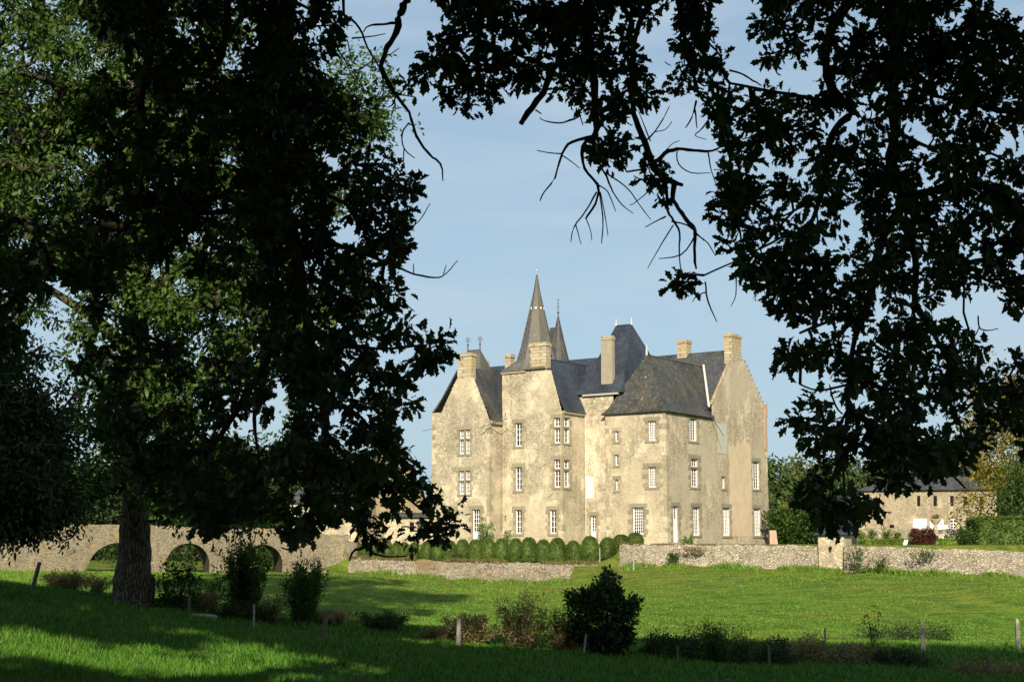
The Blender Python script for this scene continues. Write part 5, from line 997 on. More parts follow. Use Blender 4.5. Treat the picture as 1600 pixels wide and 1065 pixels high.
for i, (px, yb, yt, hw, D, m_, st, lb) in enumerate([(735, 1020, 968, 44, 51, 'brownleaf', 'fan', 'brown bramble clump round the pale stone post'), (815, 1024, 938, 50, 51, 'brownleaf', 'fan', 'tallest brown bramble clump, left of the big dark bush'), (690, 1014, 990, 30, 52, 'brownleaf', 'round', 'low brown bramble clump left of the pale stone post'), (880, 1024, 958, 42, 51, 'brownleaf', 'fan', 'brown bramble clump touching the left of the big dark bush'),
        (1045, 1032, 1000, 42, 50, 'darkleaf', 'round', 'low dark bramble right of the big dark bush'), (1125, 1038, 978, 52, 50, 'midleaf', 'fan', 'tallest arching green bramble in the right hedge line'), (1195, 1040, 1008, 44, 49.5, 'darkleaf', 'round', 'dark low bramble round the thin post right of the arching bramble'), (1262, 1038, 1006, 38, 51, 'brownleaf', 'round', 'brown low bramble in front of the tallest thin stake'),
        (1330, 1044, 1018, 46, 50, 'brownleaf', 'round', 'brown low bramble left of the sapling'), (1400, 1048, 1026, 40, 49.5, 'darkleaf', 'round', 'dark low bramble right of the sapling'), (1545, 1066, 1046, 60, 47, 'brownleaf', 'round', 'brown low bramble at the bottom right corner'), (600, 992, 964, 48, 56, 'darkleaf', 'fan', 'thin dark weeds between the leaning post and the pale stone post'), (1420, 992, 985, 70, 66, 'darkleaf', 'round', 'faint low weeds behind the square post'),
        (300, 958, 930, 45, 49, 'brownleaf', 'fan', 'brown weeds right of the oak foot'), (515, 985, 960, 30, 54, 'brownleaf', 'fan', 'brown weeds behind the leaning post'), (105, 925, 898, 40, 54, 'brownleaf', 'fan', 'brown weeds left of the oak trunk'), (380, 975, 952, 40, 50, 'darkleaf', 'round', 'dark undergrowth below the tall spiky bush')]):
    shrub('bramble', lb, 'bramble', px, yb, yt, hw, D, m_, 100 + i, st, 190 if st == 'round' else 260, 11, .085, 'brambles along the old fence line')
shrub('sapling', 'slim young sapling standing alone between two fence posts on the right', 'sapling', 1365, 1016, 950, 13, 51, 'darkleaf', 140, 'fan', 26, 9, .1, stems=3)
shrub('climbing_shrub', 'green shrub against the chateau wall beside the white door', 'shrub', 757, 846, 815, 12, 112.5, 'limeleaf', 141, 'round', 60, 10, .16, base=-.3)
shrub('climbing_shrub', 'small shrub against the chateau wall at the inner corner', 'shrub', 793, 845, 832, 6, 112, 'limeleaf', 142, 'round', 30, 9, .14, base=-.3)
shrub('climbing_shrub', 'small yellow green shrub beside the tall white side door', 'shrub', 1074, 849, 840, 10, 107, 'limeleaf', 143, 'round', 40, 9, .14, base=-.3)
shrub('red_bush', 'round dark red bush on the lawn behind the right garden wall', 'bush', 1444, 859, 830, 20, 101, 'redleaf', 144, 'round', 420, 14, .11, base=-.45)
shrub('bush', 'big dark bush with a yellow top behind the garden wall, right of the chateau', 'bush', 1246, 853, 798, 38, 122, 'midleaf', 145, 'round', 420, 14, .3, base=-.4)
shrub('bush', 'yellow bush top above the big dark bush right of the chateau', 'bush', 1229, 853, 797, 11, 126, 'yellowleaf', 146, 'round', 70, 12, .3, base=-.4)
shrub('bush', 'loose green shrub at the left end of the clipped hedge', 'bush', 1507, 861, 822, 15, 99, 'midleaf', 147, 'fan', 180, 12, .13, base=-.45)
for i, (px, yt, hw) in enumerate([(1362, 823, 10), (1385, 822, 12), (1403, 828, 8), (1345, 830, 8)]):
    shrub('rose_bush', ['rose shrub against the low wall, left of the widest one', 'widest rose shrub against the low wall below the barn', 'small rose shrub right of the widest one', 'leftmost small rose shrub beside the stone pavilion'][i], 'shrub', px, 846, yt, hw, 113, 'limeleaf', 150 + i, 'fan', 60, 9, .16, 'rose shrubs below the barn', base=-.3)
# ---------------------------------------------------------------- bridge
bp0, bp1 = W(530, 892, 108), W(-80, 892, 99); bd = (bp1 - bp0); bd.z = 0; BL = bd.length; bd.normalize(); bn = Vector((-bd.y, bd.x, 0))
if bn.y > 0: bn = -bn      # towards the viewer
M['vault_stone'] = rubble('dark_vault_stone', (.1, .08, .05), (.07, .055, .035), .6, .3, 6)  # darker stone for the insides of the arches
br = thing('stone_bridge', 'old ochre stone bridge with round arches leading to the chateau from the left', 'bridge', None, tuple(bp0))
def bhit(px, py):
    r = ray(px, py); p = r * (bp0.dot(bn) / r.dot(bn)) if False else None
    t_ = Vector((bp0.x, bp0.y, 0)).dot(bn) / Vector((r.x, r.y, 0)).dot(bn); q = r * t_; return ((q - Vector((bp0.x, bp0.y, q.z))).dot(bd), q.z)
topl = [bhit(*p) for p in [(545, 834), (520, 836), (480, 829), (440, 825), (360, 824), (250, 821), (180, 819), (114, 819), (70, 832), (30, 842), (-80, 862)]]
arches = [(517, 2.2, 850, 872), (411, 30, 850, 893), (294.5, 31.5, 848, 893), (186, 44, 847, 892)]
ol = []; BZ = -3.4
tops = []
for i in range(len(topl) - 1):
    (s0, z0), (s1, z1) = topl[i], topl[i + 1]; n = max(1, int(abs(s1 - s0) / .5))
    for k in range(n): tops.append((s0 + (s1 - s0) * k / n, z0 + (z1 - z0) * k / n + random.uniform(-.03, .03)))
tops.append(topl[-1])
bot = [(tops[-1][0], BZ)]; arcs = []
for (pc_, hw, yt, yb) in reversed(arches[1:]):
    s, zt = bhit(pc_, yt); r_ = hw / FPX * 109; zb = bhit(pc_, yb)[1]; zs = zt - r_; arc = [(s + r_ , BZ), (s + r_, min(zs, zt - .3))]
    for k in range(1, 15): a = math.pi * k / 15; arc.append((s + r_ * math.cos(a), zs + r_ * math.sin(a)))
    arc += [(s - r_, min(zs, zt - .3)), (s - r_, BZ)]; arcs.append(arc); bot += arc
bot += [(tops[0][0], BZ)]
def bface(off, flip):
    loop = [Vector((s, z, 0)) for s, z in tops + bot]; tri = geometry.tessellate_polygon([loop]); fs = []
    for t_ in tri:
        a, b, c_ = (loop[i] for i in t_)
        if abs((b - a).cross(c_ - a).z) > 1e-7: fs.append(t_ if ((b - a).cross(c_ - a).z > 0) == flip else (t_[0], t_[2], t_[1]))
    return [Vector((bp0.x, bp0.y, 0)) + bd * p.x + bn * off + Vector((0, 0, p.y)) for p in loop], fs
mb = MB(); v0, f0_ = bface(0, False); mb.add(v0, f0_); v1, f1_ = bface(-3.8, True); mb.add(v1, f1_)
n = len(v0); nt_ = len(tops); mv = MB(); mv.add([p + (0 * bn) for p in v0 + v1], [(i, (i + 1) % n, n + (i + 1) % n, n + i) for i in range(nt_, n - 2)]); child(mv.build('arch_vault', M['vault_stone']), br)
for i in list(range(nt_)) + [n - 2, n - 1]:
    j = (i + 1) % n
    mb.add([v0[i], v0[j], v1[j], v1[i]], [(0, 1, 2, 3)])
child(mb.build('masonry', M['bridge']), br)
for arc in arcs:   # ring of cut stones round each arch
    mb = MB(); a_ = arc[1:-1]
    cx_ = sum(p[0] for p in a_) / len(a_); cz_ = min(p[1] for p in a_)
    for (s0, z0), (s1, z1) in zip(a_, a_[1:]):
        def o(s, z, k, d):
            vx, vz = s - cx_, z - cz_; L = math.hypot(vx, vz) or 1; return Vector((bp0.x, bp0.y, 0)) + bd * (s + vx / L * k) + bn * d + Vector((0, 0, z + vz / L * k))
        g = .04; s1_, z1_ = s0 + (s1 - s0) * (1 - g), z0 + (z1 - z0) * (1 - g)
        mb.hexa([o(s0, z0, .0, -.1), o(s1_, z1_, .0, -.1), o(s1_, z1_, .0, .05), o(s0, z0, .0, .05), o(s0, z0, .3, -.1), o(s1_, z1_, .3, -.1), o(s1_, z1_, .3, .05), o(s0, z0, .3, .05)])
    child(mb.build('arch_ring', M['bridge']), br)
mb = MB(); s_, z_ = bhit(72, 850)
q = [Vector((bp0.x, bp0.y, 0)) + bd * (s_ + k) + bn * o_ for k, o_ in ((-.9, 0), (0, 1.3), (.9, 0))]
mb.add([p + Vector((0, 0, -3.2)) for p in q] + [p * 1.0 + Vector((0, 0, -.6)) for p in q] + [Vector((bp0.x, bp0.y, z_ + .2)) + bd * s_], [(0, 1, 4, 3), (1, 2, 5, 4), (3, 4, 6), (4, 5, 6)])

# wall running on from the bridge to the terrace
stone_wall('terrace_wall', [W(548, 848, 107.5), W(530, 842, 108.7)], low(), .6, M['bridge'], 'short stone wall end joining the bridge to the terrace', 'stone wall', .05)

# ---------------------------------------------------------------- annex left of the chateau, seen through the leaves
def simple_house(root, x0, x1, yr, D, depth, ye, yb, mat_w, mat_r, tilt=0.0, hip=0.0, windows=(), over=.3):
    p0, p1 = W(x0, HOR, D), W(x1, HOR, D + tilt); d = (p1 - p0); L = d.length; d.normalize(); n_ = Vector((-d.y, d.x, 0)); n_ = n_ if n_.y > 0 else -n_
    ze = W((x0 + x1) / 2, ye, D + tilt / 2).z; zr_ = W((x0 + x1) / 2, yr, D + tilt / 2 + depth / 2).z; zb = -1.2
    mb = MB(); Q = lambda s, o, z: Vector((p0.x, p0.y, 0)) + d * s + n_ * o + Vector((0, 0, z))
    mb.hexa([Q(0, 0, zb), Q(L, 0, zb), Q(L, depth, zb), Q(0, depth, zb), Q(0, 0, ze), Q(L, 0, ze), Q(L, depth, ze), Q(0, depth, ze)])
    if not hip: mb.add([Q(0, 0, ze), Q(0, depth, ze), Q(0, depth / 2, zr_), Q(L, 0, ze), Q(L, depth, ze), Q(L, depth / 2, zr_)], [(0, 2, 1), (3, 4, 5)])
    child(mb.build('wall', M[mat_w]), root); mb = MB(); h = hip
    mb.slab([Q(-over, -over, ze), Q(L + over, -over, ze), Q(L + over - h, depth / 2, zr_), Q(-over + h, depth / 2, zr_)], .12); mb.slab([Q(-over, depth + over, ze), Q(L + over, depth + over, ze), Q(L + over - h, depth / 2, zr_), Q(-over + h, depth / 2, zr_)], .12)
    if h: mb.slab([Q(-over, -over, ze), Q(-over, depth + over, ze), Q(-over + h, depth / 2, zr_)], .12); mb.slab([Q(L + over, -over, ze), Q(L + over, depth + over, ze), Q(L + over - h, depth / 2, zr_)], .12)
    child(mb.build('roof', M[mat_r]), root)
    def hole(r, mat, name, proud=.02):
        x0_, x1_, y0_, y1_ = r; P_ = []
        for (x, y) in ((x0_, y1_), (x1_, y1_), (x1_, y0_), (x0_, y0_)):
            rr_ = ray(x, y); t_ = Vector((p0.x, p0.y, 0)).dot(n_) / Vector((rr_.x, rr_.y, 0)).dot(n_); P_.append(rr_ * t_)
        m2 = MB(); m2.hexa([P_[0] - n_ * proud, P_[1] - n_ * proud, P_[1] + n_ * .1, P_[0] + n_ * .1, P_[3] - n_ * proud, P_[2] - n_ * proud, P_[2] + n_ * .1, P_[3] + n_ * .1]); return child(m2.build(name, M[mat]), root)
    return Q, L, ze, zr_, hole
an = thing('outbuilding', 'cream outbuilding with a grey slate roof seen through the oak leaves left of the chateau', 'outbuilding', None, tuple(W(520, 850, 134)))
Q, L, ze, zr_, hole = simple_house(an, 452, 600, 752, 134, 8, 784, 850, 'plaster', 'slate_mid', -3)
for r in ((512, 522, 795, 812), (560, 570, 796, 814)): hole(r, 'dark', 'window')
ga = thing('gabled_chapel', 'cream gable with orange lichen and a slate turret behind leaves left of the chateau', 'chapel', None, tuple(W(620, 850, 128)))
mb = MB(); gq = [W(588, 850, 127), W(664, 850, 129)]; d_ = (gq[1] - gq[0]); d_.z = 0; d_.normalize(); n_ = Vector((-d_.y, d_.x, 0))
prof = [W(588, 862, 127), W(664, 862, 129), W(664, 772, 129), W(656, 757, 128.8), W(626, 694, 128), W(618, 694, 127.8), W(588, 768, 127)]
k = len(prof); mb.add(prof + [p + n_ * 6 for p in prof], [tuple(range(k)), tuple(reversed(range(k, 2 * k)))] + [(i, k + i, k + (i + 1) % k, (i + 1) % k) for i in range(k)])
child(mb.build('wall', M['gable_stone']), ga)
mb = MB(); mb.slab([prof[4] + n_ * .4 + Vector((0, 0, .05)), prof[2] + n_ * .4 + Vector((0, 0, .05)), prof[2] + n_ * 6.2 + Vector((0, 0, .05)), prof[4] + n_ * 6.2 + Vector((0, 0, .05))], -.0 or .1)
child(mb.build('roof', M['slate_mid']), ga)
mb = MB(); tc_ = W(604, 850, 131); tc_.z = 0; z0_ = W(604, 720, 131).z; z1_ = W(604, 592, 131).z; mb.lathe(tc_, [(1.3, -1), (1.3, z0_)], 8); child(mb.build('turret_wall', M['plaster']), ga)
mb = MB(); mb.lathe(tc_, [(1.5, z0_ - .1), (1.0, z0_ + 1.5), (.04, z1_)], 8); child(mb.build('turret_roof', M['slate_mid']), ga)
mb = MB(); q_ = W(613, 824, 127.4); mb.box(q_.x - .55, q_.x + .55, q_.y - .2, q_.y + .1, q_.z - .4, q_.z + .4); child(mb.build('window', M['dark']), ga)
lw = thing('low_wing', 'low cream wing filling the gap between the outbuilding and the left gable of the chateau', 'outbuilding', None, tuple(W(640, 850, 124)))
Q, L, ze, zr_, hole = simple_house(lw, 600, 684, 800, 123, 3, 806, 850, 'plaster', 'slate_mid', 0)
hole((640, 647, 815, 830), 'dark', 'window')

# ---------------------------------------------------------------- barn on the right
bn_ = thing('stone_barn', 'long ochre stone barn with a hipped slate roof and narrow dark windows on the right', 'barn', None, tuple(W(1430, 846, 150)))
Q, L, ze, zr_, hole = simple_house(bn_, 1347, 1560, 731, 150, 11, 764.5, 850, 'barn', 'slate_mid', -4, 5.5, over=.35)
for r in ((1433, 1438, 774, 790), (1458.5, 1464, 774, 790), (1484.7, 1490, 774, 790), (1506, 1511, 775, 789), (1531, 1536, 775, 789)): hole(r, 'dark', 'slit_window')
hole((1374, 1376, 771, 776), 'dark', 'vent_hole'); hole((1374, 1376, 792, 798), 'dark', 'vent_hole'); hole((1390, 1397, 819, 825), 'dark', 'vent_hole')
for r in ((1426.5, 1448, 810, 827),): hole(r, 'white_panel', 'white_shutter', .06)
hole((1453, 1474, 811, 827), 'white_panel', 'white_shutter', .06); hole((1473, 1483, 820, 826), 'white_panel', 'white_board', .05)
w_ = hole((1485, 1494, 811, 826), 'white', 'window', .04)
for i in range(2):
    for j in range(3):
        o_ = hole((1486 + i * 4.2, 1489 + i * 4.2, 812 + j * 4.8, 815.5 + j * 4.8), 'glass', 'pane', .06); o_.parent = w_; o_.matrix_parent_inverse = __import__('mathutils').Matrix.Identity(4); o_.matrix_parent_inverse = __import__('mathutils').Matrix.Translation(bn_.location * 0)
gx_ = thing('slate_shed', 'tall grey slate-hung shed wall at the left end of the barn', 'shed', None, tuple(W(1330, 846, 146)))
mb = MB(); a_, b_ = W(1322, 850, 148), W(1344, 850, 146); mb.hexa([Vector((a_.x, a_.y, -1)), Vector((b_.x, b_.y, -1)), Vector((b_.x, b_.y + 5, -1)), Vector((a_.x, a_.y + 5, -1)), Vector((a_.x, a_.y, W(1322, 772, 148).z)), Vector((b_.x, b_.y, W(1344, 768, 146).z)), Vector((b_.x, b_.y + 5, W(1344, 768, 146).z)), Vector((a_.x, a_.y + 5, W(1322, 772, 148).z))]); child(mb.build('wall', M['slate_mid']), gx_)
stone_wall('low_garden_wall', [W(1338, 824, 125), W(1400, 825, 125), W(1470, 826, 124), W(1520, 826, 123)], lambda p: -1.0, .5, M['drywall'], 'low grey wall between the rose shrubs and the barn', 'stone wall', .04)

def leafy_box(name, label, cat, corners, z0, z1, mat, n, size, seed, wob=.1):
    """clipped hedge: a soft box of leaves over a solid core"""
    rng = np.random.default_rng(seed); c = [Vector(p) for p in corners]; root = thing(name, label, cat, None, (c[0].x, c[0].y, z0)); mb = MB(); m = sum(c, Vector()) / 4
    ins = [p + (m - p).normalized() * size * .4 for p in c]; mb.hexa([Vector((p.x, p.y, z0)) for p in ins] + [Vector((p.x, p.y, z1 - size * .3)) for p in ins]); child(mb.build('core', M[mat]), root)
    u, v = rng.random((n, 1)), rng.random((n, 1)); a = np.array([tuple(p) for p in c]); w = rng.random(n); s = rng.integers(0, 4, n)
    side = a[s] * (1 - u) + a[(s + 1) % 4] * u; side[:, 2] = z0 + (z1 - z0) * v[:, 0]
    tp_ = (a[0] * (1 - u) + a[1] * u) * (1 - v) + (a[3] * (1 - u) + a[2] * u) * v; tp_[:, 2] = z1
    P = np.where((w < .65)[:, None], side, tp_) + rng.normal(size=(n, 3)) * size * wob * 3; mm = np.array(tuple(m)); mm[2] = (z0 + z1) / 2
    leaf_cloud('leaves', P, unit(P - mm), 4, size * .8, size, KITE, M[mat], rng, root, .2, 1.2, 0); return root
a, b = W(1530, 858, 100), W(1650, 860, 98); leafy_box('clipped_hedge', 'tall dark clipped hedge behind the right end of the garden wall', 'hedge', [a, b, b + Vector((0, 2.2, 0)), a + Vector((0, 2.2, 0))], -.6, W(1560, 811, 100).z, 'boxleaf', 5200, .13, 201)
a, b = W(1350, 858, 104), W(1420, 858, 103.5); leafy_box('low_hedge', 'low lime green box hedge left of the white signboard', 'hedge', [a, b, b + Vector((0, 1.5, 0)), a + Vector((0, 1.5, 0))], -.7, W(1380, 844.5, 104).z, 'limeleaf', 2200, .1, 202)
a, b = W(1422, 858, 104.5), W(1526, 858, 103); leafy_box('low_hedge', 'low lime green box hedge behind the red bush', 'hedge', [a, b, b + Vector((0, 1.5, 0)), a + Vector((0, 1.5, 0))], -.7, W(1480, 844, 104).z, 'limeleaf', 2600, .1, 203)
mb = MB(); p = W(1414, 855, 100); q0, q1 = W(1410.5, 855, 100), W(1416, 855, 100); e0, e1 = W(1413, 843, 100.4), W(1419, 843, 100.4); o_ = Vector((0, .05, 0))
mb.hexa([q0, q1, q1 + o_, q0 + o_, e0, e1, e1 + o_, e0 + o_]); tag(mb.build('signboard', M['white_panel']), 'small leaning white signboard on the lawn left of the red bush', 'signboard')
ur = thing('garden_urn', 'stone urn with flowers on a tall pedestal beside the red bush', 'urn', None, tuple(W(1463, 855, 108)))
uc = W(1463, HOR, 108); uc.z = 0; zz = lambda y: W(1463, y, 108).z
mb = MB(); mb.box(uc.x - .1, uc.x + .5, uc.y - .3, uc.y + .3, -.7, zz(836)); mb.box(uc.x - .16, uc.x + .56, uc.y - .36, uc.y + .36, zz(836), zz(834)); child(mb.build('plinth', M['grey_panel']), ur)
mb = MB(); mb.lathe(uc, [(.22, zz(836)), (.2, zz(824)), (.14, zz(822)), (.12, zz(820)), (.3, zz(816)), (.4, zz(812)), (.42, zz(811)), (.36, zz(810.5))], 20); child(mb.build('bowl', M['chimney'], smooth=True), ur)
rng = np.random.default_rng(5); P = np.array(tuple(uc)) + np.c_[rng.normal(size=(60, 2)) * .14, zz(811) - .05 + rng.random(60) * .3]; leaf_cloud('flowers', P, unit(rng.normal(size=P.shape) + [0, 0, 1.2]), 6, .1, .12, KITE, M['brownleaf'], rng, ur, .3)
mb = MB(); p = W(1209.5, 850, 117); mb.hexa([p + Vector(v_) for v_ in ((-.34, 0, -.5), (.36, 0, -.5), (.36, .5, -.5), (-.34, .5, -.5), (-.34, 0, 1.15), (.2, 0, 1.15), (.2, .5, 1.15), (-.34, .5, 1.15))]); tag(mb.build('brick_pier', M['brick']), 'pink brick gate pier standing against the right corner of the chateau', 'gate pier')

# ---------------------------------------------------------------- clipped domes
def dome_mesh(rng):
    n = 1500; d = unit(rng.normal(size=(n, 3))); d[:, 2] = np.abs(d[:, 2]); P = d * np.array([.5, .5, 1.0]); P = np.sign(P) * np.abs(P / [.5, .5, 1]) ** .8 * [.5, .5, 1]; P[:, :2] *= (1 - .28 * np.clip(.25 - d[:, 2:3], 0, 1) * 2); P[:, :2] *= (1 + .12 * (1 - d[:, 2:3]))
    P += rng.normal(size=P.shape) * .012; return P, d
rng = np.random.default_rng(12); P, d = dome_mesh(rng)
mb = MB(); mb.lathe((0, 0, 0), [(.44, 0), (.5, .15), (.5, .38), (.46, .62), (.35, .82), (.17, .94), (.01, .97)], 18)
domes = [(522, 846, 13), (532, 845, 12), (539, 845, 12), (556, 845, 14), (571, 845, 14), (583, 846, 11), (595, 846, 12), (606, 845, 13), (619, 847, 12), (632, 847, 12), (647, 848, 13), (667, 846, 17), (684, 845, 18), (703, 845, 19), (723, 843, 19), (743, 843, 19), (763, 842, 20), (783.5, 842, 22), (806, 841.5, 20), (826.5, 840.5, 24), (849, 843.5, 21), (871, 841, 23), (896, 845.5, 22), (922, 838.5, 26), (949.5, 840, 23), (971, 835, 21), (993, 832, 20)]
pos = {0: 'first', 1: 'second', 2: 'third', 3: 'fourth', 4: 'fifth', 5: 'sixth', 6: 'seventh', 7: 'eighth', 8: 'ninth', 9: 'tenth', 10: 'eleventh', 11: 'twelfth', 12: 'thirteenth', 13: 'fourteenth'}
proto = None
for i, (px, yt, wpx) in enumerate(domes):
    D = {25: 106.2, 26: 108.6}.get(i); 
    x_ = (px - 800) * 106 / FPX * .99; fy, fz = terr_front(np.array([x_])); D = D or float(fy[0]) + 1.25; p = W(px, 870, D); zb = terr_h(p.x, p.y); h = W(px, yt, D).z - zb; w = wpx / FPX * D * 1.12
    n_ = len(domes)
    lb = 'clipped round-topped green dome bush, %s from the left in the row below the chateau' % pos[i] if i < 14 else ('clipped round-topped green dome bush, %s from the right in the row below the chateau' % pos[n_ - 1 - i] if i < n_ - 1 else 'rightmost clipped dome bush, half hidden behind the garden wall end')
    if proto is None:
        core = mb.build('topiary_dome', M['boxleaf'], smooth=True); lf = leaf_cloud('leaves', P, d, 3, .02, .05, KITE, M['boxleaf'], rng, core, .2, 1.2, 0); proto = core; o_ = core
    else:
        o_ = proto.copy(); COL.objects.link(o_); l_ = lf.copy(); COL.objects.link(l_); l_.parent = o_
    o_.location = (p.x, p.y, zb); o_.scale = (w, w, h); o_.rotation_euler = (0, 0, i * 1.3); tag(o_, lb, 'clipped bush', 'row of clipped dome bushes on the terrace')

# ---------------------------------------------------------------- fence posts
def post(px, yb, yt, wpx, D, mat, label, lean=0, top='point', base=None):
    p = W(px, yb, D); z0 = gz(p.x, p.y) if base is None else base; h = W(px, yt, D).z - z0; w = wpx / FPX * D / 2; mb = MB(); n = 8; rings = [(w * 1.05, -.3), (w * 1.05, .1), (w * .97, h * .5), (w * .92, h * .9)] + ([(w * .55, h), (w * .1, h * 1.01)] if top == 'point' else [(w * .9, h), (w * .7, h * 1.01)])
    rot = random.random(); mb.lathe((0, 0, 0), rings, 4 if mat == 'concrete' else 8, rot=rot)
    o = mb.build('fence_post', M[mat]); o.location = (p.x, p.y, z0); o.rotation_euler = (0, lean, 0); return tag(o, label, 'fence post', 'old fence posts across the meadow')
for a_ in [(50, 922, 877, 7, 46, 'wood', 'dark wooden post leaning right at the far left, left of the oak', .22, 'flat'), (294, 961, 929, 5, 47, 'wood', 'short wooden post in weeds just right of the oak trunk', .05, 'flat'), (396, 984, 944, 3.5, 46, 'concrete', 'thin pale stake between the two spiky bushes', 0, 'flat'), (504, 1008, 956, 8.5, 43, 'wood', 'thick dark leaning wooden post right of the feathery bush', .1, 'flat'),
           (717, 1006, 965, 7.5, 50, 'concrete', 'pale pointed stone post standing in brown brambles', 0, 'point'), (912, 1021, 990, 3.5, 49, 'concrete', 'thin pale stake at the left foot of the big dark bush', .12, 'flat'), (1059, 1030, 1008, 4, 48.5, 'wood', 'short grey stake in the bramble right of the big dark bush', 0, 'flat'), (1202, 1038, 1008, 4, 47.5, 'wood', 'short stake in the dark bramble left of the tallest stake', 0, 'flat'),
           (1290, 1017, 981, 4, 56, 'concrete', 'thin pale brown stake left of the sapling', 0, 'flat'), (1390, 1028, 1008, 3.5, 49, 'wood', 'short thin stake right of the sapling', 0, 'flat'), (1443, 1014, 970, 8, 57.5, 'concrete', 'thick square grey concrete post right of the sapling', 0, 'point'), (1591, 1011, 966, 8, 59, 'concrete', 'thick grey concrete post at the right edge', 0, 'point'), (1546, 1055, 1021, 6, 46, 'wood', 'dark stubby wooden post at the bottom right', -.04, 'flat')]: post(*a_)
post(937, 876, 855, 2.5, 103.3, 'concrete', 'thin pale stake in front of the clipped domes at the garden wall end', 0, 'flat'); post(990, 881, 864, 3.5, 101.8, 'concrete', 'short stone stub against the left end of the garden wall', 0, 'flat')
mb = MB(); p = W(312, 962, 46); z0 = gz(p.x, p.y); mb.lathe((0, 0, 0), [(.5, -.1), (.55, .05), (.4, .14), (.1, .18)], 9); o_ = mb.build('pale_stone', M['concrete']); o_.location = (p.x, p.y, z0); o_.scale = (1.1, .5, .6); tag(o_, 'flat pale stone lying in the grass right of the oak trunk', 'stone')

# ---------------------------------------------------------------- grass blades
rng = np.random.default_rng(3)
def blades(name, n, D0, D1, hgt, wid, mat, label, pw=1.0):
    D = D0 * (D1 / D0) ** rng.random(n) ; px = rng.uniform(-120, 1720, n); x = (px - 800) / FPX * D * 1.0; y = D; z = ground_h(x, y); k = vnoise(x * 10, y * 10, 12, 3)
    sc_ = (D / D0) ** pw; h = hgt * rng.uniform(.5, 1.3, n) * (.6 + .8 * k) * sc_ ** .35; w = wid * sc_ * rng.uniform(.6, 1.3, n); a = rng.uniform(0, 6.28, n); l = rng.normal(size=(n, 2)) * .4 * h[:, None]
    B = np.c_[x, y, z - .02]; s = np.c_[np.cos(a) * w, np.sin(a) * w, np.zeros(n)]; T = B + np.c_[l, h]; V_ = np.stack([B - s, B + s, T], 1).reshape(-1, 3)
    return tag(np_mesh(name, V_, 3, mat), label, None, None, 'stuff')
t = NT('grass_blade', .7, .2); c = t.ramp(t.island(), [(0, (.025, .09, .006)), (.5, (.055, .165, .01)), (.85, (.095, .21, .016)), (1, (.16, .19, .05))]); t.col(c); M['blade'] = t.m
blades('grass', 260000, 17, 62, .11, .0075, M['blade'], 'short green grass of the foreground slope')
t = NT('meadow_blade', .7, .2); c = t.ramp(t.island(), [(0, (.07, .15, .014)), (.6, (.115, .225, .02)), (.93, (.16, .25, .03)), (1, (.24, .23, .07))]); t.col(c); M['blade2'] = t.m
blades('meadow_grass', 110000, 62, 104, .09, .02, M['blade2'], 'short sunlit grass of the far meadow')
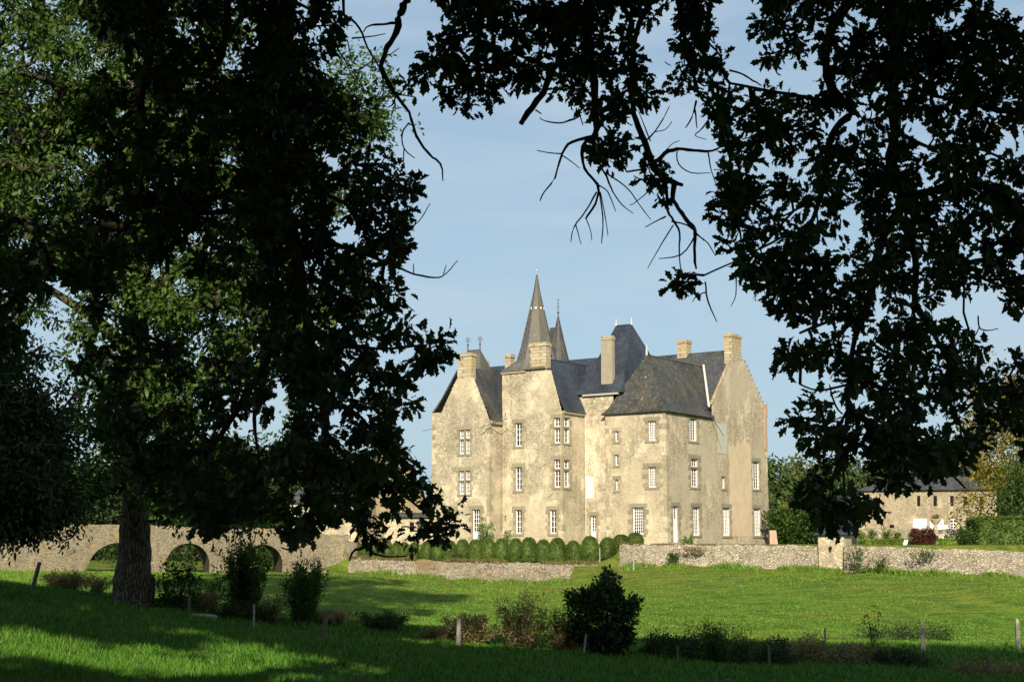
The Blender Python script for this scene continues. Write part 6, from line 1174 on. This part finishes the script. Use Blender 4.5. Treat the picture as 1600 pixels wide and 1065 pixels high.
# weeds and dry grass along the wall tops and feet
def fringe(name, path, n, hgt, wid, z_of, mat, label, seed, spread=.15):
    rng = np.random.default_rng(seed); pts = np.array([tuple(p) for p in path]); L = np.r_[0, np.cumsum(np.linalg.norm(np.diff(pts, axis=0), axis=1))]; s = rng.random(n) * L[-1]
    x, y, z = (np.interp(s, L, pts[:, i]) for i in range(3)); y = y + rng.normal(size=n) * spread; z = z if z_of is None else z_of(x, y); k = vnoise(s * 10 + seed * 31, s * 3, 14, seed); m = k > .35; x, y, z, k = x[m], y[m], z[m], k[m]; n = len(x)
    h = hgt * rng.uniform(.4, 1.3, n) * (k + .2); w = wid * rng.uniform(.5, 1.3, n); a = rng.uniform(0, 6.28, n); B = np.c_[x, y, z - .04]; s_ = np.c_[np.cos(a) * w, np.sin(a) * w, 0 * a]; T = B + np.c_[rng.normal(size=(n, 2)) * .5 * h[:, None], h]
    return tag(np_mesh(name, np.stack([B - s_, B + s_, T], 1).reshape(-1, 3), 3, mat), label, None, None, 'stuff')
t = NT('dry_weed', .8, .1); t.col(t.ramp(t.island(), [(0, (.07, .1, .02)), (.4, (.14, .12, .04)), (.75, (.2, .15, .06)), (1, (.1, .07, .03))])); M['weed'] = t.m
fringe('wall_weeds', [p + Vector((0, .2, 0)) for p in RW], 5000, .28, .05, None, M['weed'], 'dry brown weeds along the top of the low retaining wall', 41)
fringe('verge_weeds', [p + Vector((0, -.3, 0)) for p in RW], 3500, .4, .05, ground_h, M['blade2'], 'longer grass at the foot of the low retaining wall', 42, .25)
fringe('bank_weeds', [p + Vector((0, -.35, 0)) for p in GWt + GW2], 7000, .45, .05, ground_h, M['blade2'], 'longer grass at the foot of the garden walls', 43, .35)
fringe('garden_wall_weeds', [p + Vector((0, .2, 0)) for p in GWt[:3]], 1500, .2, .05, None, M['weed'], 'weeds along the garden wall top', 44, .1)

# ivy tufts on the garden walls
rng = np.random.default_rng(88)
for i, (px, py, D, w_, h_, lb) in enumerate([(1052, 868, 101.6, .5, .35, 'small ivy tuft low on the left part of the garden wall'), (1085, 858, 101.1, .9, .2, 'ivy fringe hanging over the left garden wall below the white side door'), (1338, 868, 96.0, .6, .7, 'ivy climbing the garden wall just right of the stone pillar'), (1376, 880, 95.2, .45, .4, 'ivy patch low on the right garden wall'), (1445, 866, 94.0, .9, .25, 'ivy hanging over the garden wall below the red bush'), (1345, 886, 95.5, 1.4, .3, 'green weeds at the wall foot right of the stone pillar')]):
    p = W(px, py, D - .25); n = 90; P = np.array(tuple(p)) + np.c_[rng.normal(size=n) * w_ * .5, rng.normal(size=n) * .05, rng.normal(size=n) * h_ * .5]; P[:, 2] -= np.abs(rng.normal(size=n)) * .0
    o_ = leaf_cloud('ivy', P - np.array(tuple(p)), unit(rng.normal(size=P.shape) + [0, -1.0, -.3]), 5, .07, .1, KITE, M['midleaf'] if i != 1 else M['brownleaf'], rng, None, .1, 1.3); o_.location = p; tag(o_, lb, 'ivy', 'ivy tufts on the garden wall')
